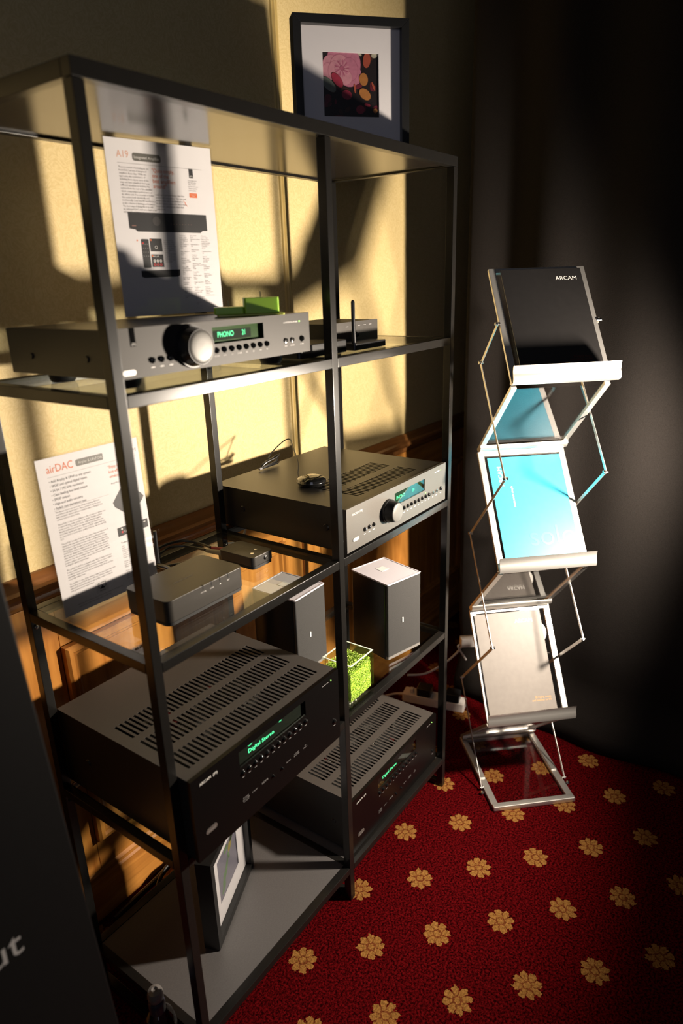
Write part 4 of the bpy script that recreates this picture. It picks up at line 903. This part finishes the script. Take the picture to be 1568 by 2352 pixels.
t = thing('round_disc', 'white round disc tucked behind the taupe brochure', 'disc', p, rz=-0.8174, rx=-tilt)
o = MB().cyl((0, -0.0006, 0), (0, 0.0004, 0), 0.036, n=40).build('disc', WHITEINK, t)

# ------------------------------------------------------------------ floor clutter
WP = mat('white_plastic', (0.62, 0.58, 0.56), 0.4)
t = thing('power_strip', 'white mains power strip lying on carpet behind the right post', 'power strip', (1.385, 0.118, 0.0), rz=math.radians(104))
MB().prism(rrect(0, -0.026, 0.230, 0.026, 0.006), 0.0005, 0.034).build('housing', WP, t, bevel=0.003)
for x in (0.045, 0.150):
    pl = MB().prism(rrect(x - 0.026, -0.024, x + 0.026, 0.024, 0.006), 0.0342, 0.066).build('plug', PLASB, t, bevel=0.003)
MB().prism(rrect(0.192, -0.008, 0.206, 0.008, 0.002), 0.0342, 0.048).build('switch', WP, t, bevel=0.001)
MB().tube([(0.230, 0, 0.018), (0.262, 0.006, 0.014), (0.300, 0.022, 0.006), (0.335, 0.045, 0.004)], 0.0040).build('lead', WP, t)
WC = mat('white_cable', (0.55, 0.53, 0.52), 0.4)
t = thing('mains_adapter', 'white adapter with trailing lead against the drape behind the stand', 'adapter', (1.395, 0.135, 0.270), rz=-0.9)
MB().prism(rrect(-0.012, -0.016, 0.055, 0.016, 0.004), -0.016, 0.016).build('case', WP, t, bevel=0.002)
MB().tube([(-0.012, 0, -0.012), (-0.02, 0, -0.02), (-0.004, 0, -0.05), (0.01, 0, -0.075)], 0.0036).build('lead', WC, t)
cable('white cable crossing behind the right front post near the carpet', [(1.285, 0.30, 0.135), (1.335, 0.255, 0.130), (1.375, 0.205, 0.165), (1.40, 0.165, 0.21), (1.402, 0.142, 0.252)], 0.0040, WC)
cable('thick black cable on the carpet along the skirting', [(0.115, 0.452, 0.008), (0.18, 0.455, 0.010), (0.25, 0.448, 0.022), (0.31, 0.452, 0.030), (0.38, 0.452, 0.022), (0.47, 0.455, 0.008)], 0.0075, None, 10)
cable('black cable looping over another beside the skirting', [(0.17, 0.425, 0.006), (0.215, 0.420, 0.012), (0.245, 0.432, 0.034), (0.29, 0.440, 0.045), (0.34, 0.430, 0.040), (0.40, 0.425, 0.010), (0.46, 0.43, 0.006)], 0.0055, None, 10)
cable('slim grey cable on the carpet behind the bottom shelf', [(0.10, 0.415, 0.005), (0.16, 0.410, 0.006), (0.22, 0.405, 0.008), (0.25, 0.400, 0.030), (0.30, 0.405, 0.038), (0.37, 0.402, 0.012), (0.45, 0.40, 0.005)], 0.0040, mat('grey_cable', (0.10, 0.10, 0.10), 0.35), 8)

# water bottle beside the left post
t = thing('water_bottle', 'clear plastic water bottle with dark cap beside the left post', 'bottle', (-0.045, 0.068, 0.0))
MB().lathe([(0.028, 0.0005), (0.032, 0.006), (0.0325, 0.05), (0.0310, 0.06), (0.0325, 0.07), (0.0325, 0.125), (0.0320, 0.150), (0.027, 0.172), (0.018, 0.186), (0.0130, 0.192), (0.0130, 0.198)], n=32).build('bottle_body', glass('bottle_plastic', (0.80, 0.82, 0.86), 1.4, 0.03), t)
MB().lathe([(0.0150, 0.190), (0.0155, 0.205), (0.0150, 0.212), (0.0128, 0.216)], n=28).build('cap', mat('navy_cap', (0.03, 0.03, 0.05), 0.35), t)
MB().lathe([(0.0120, 0.2165), (0.0145, 0.220), (0.0150, 0.232), (0.0125, 0.240), (0.0060, 0.2425), (0.0045, 0.239), (0.0, 0.239)], n=28).build('spout', mat('smoky_spout', (0.16, 0.15, 0.145), 0.3), t)

# black loudspeaker at the left edge of the view
t = thing('floor_speaker', 'tall black floor cabinet with white lettering left of the shelf', 'speaker', (-0.186, -0.100, 0.0))
mb = MB(); lean = 0.0486
P8 = [(x - lean * z, y, z) for z in (0.0, 1.30) for y in (0.0, 0.26) for x in (-0.30, 0.0)]
mb._add(P8, [(0, 2, 3, 1), (4, 5, 7, 6), (0, 1, 5, 4), (2, 6, 7, 3), (0, 4, 6, 2), (1, 3, 7, 5)]); mb.build('cabinet', mat('black_satin_cabinet', (0.004, 0.0038, 0.004), 0.5, spec=0.2), t, bevel=0.004)
text('lettering', 'ut', 0.052, -0.166, 0.738, GREYINK, t, -0.0006, 'LEFT')
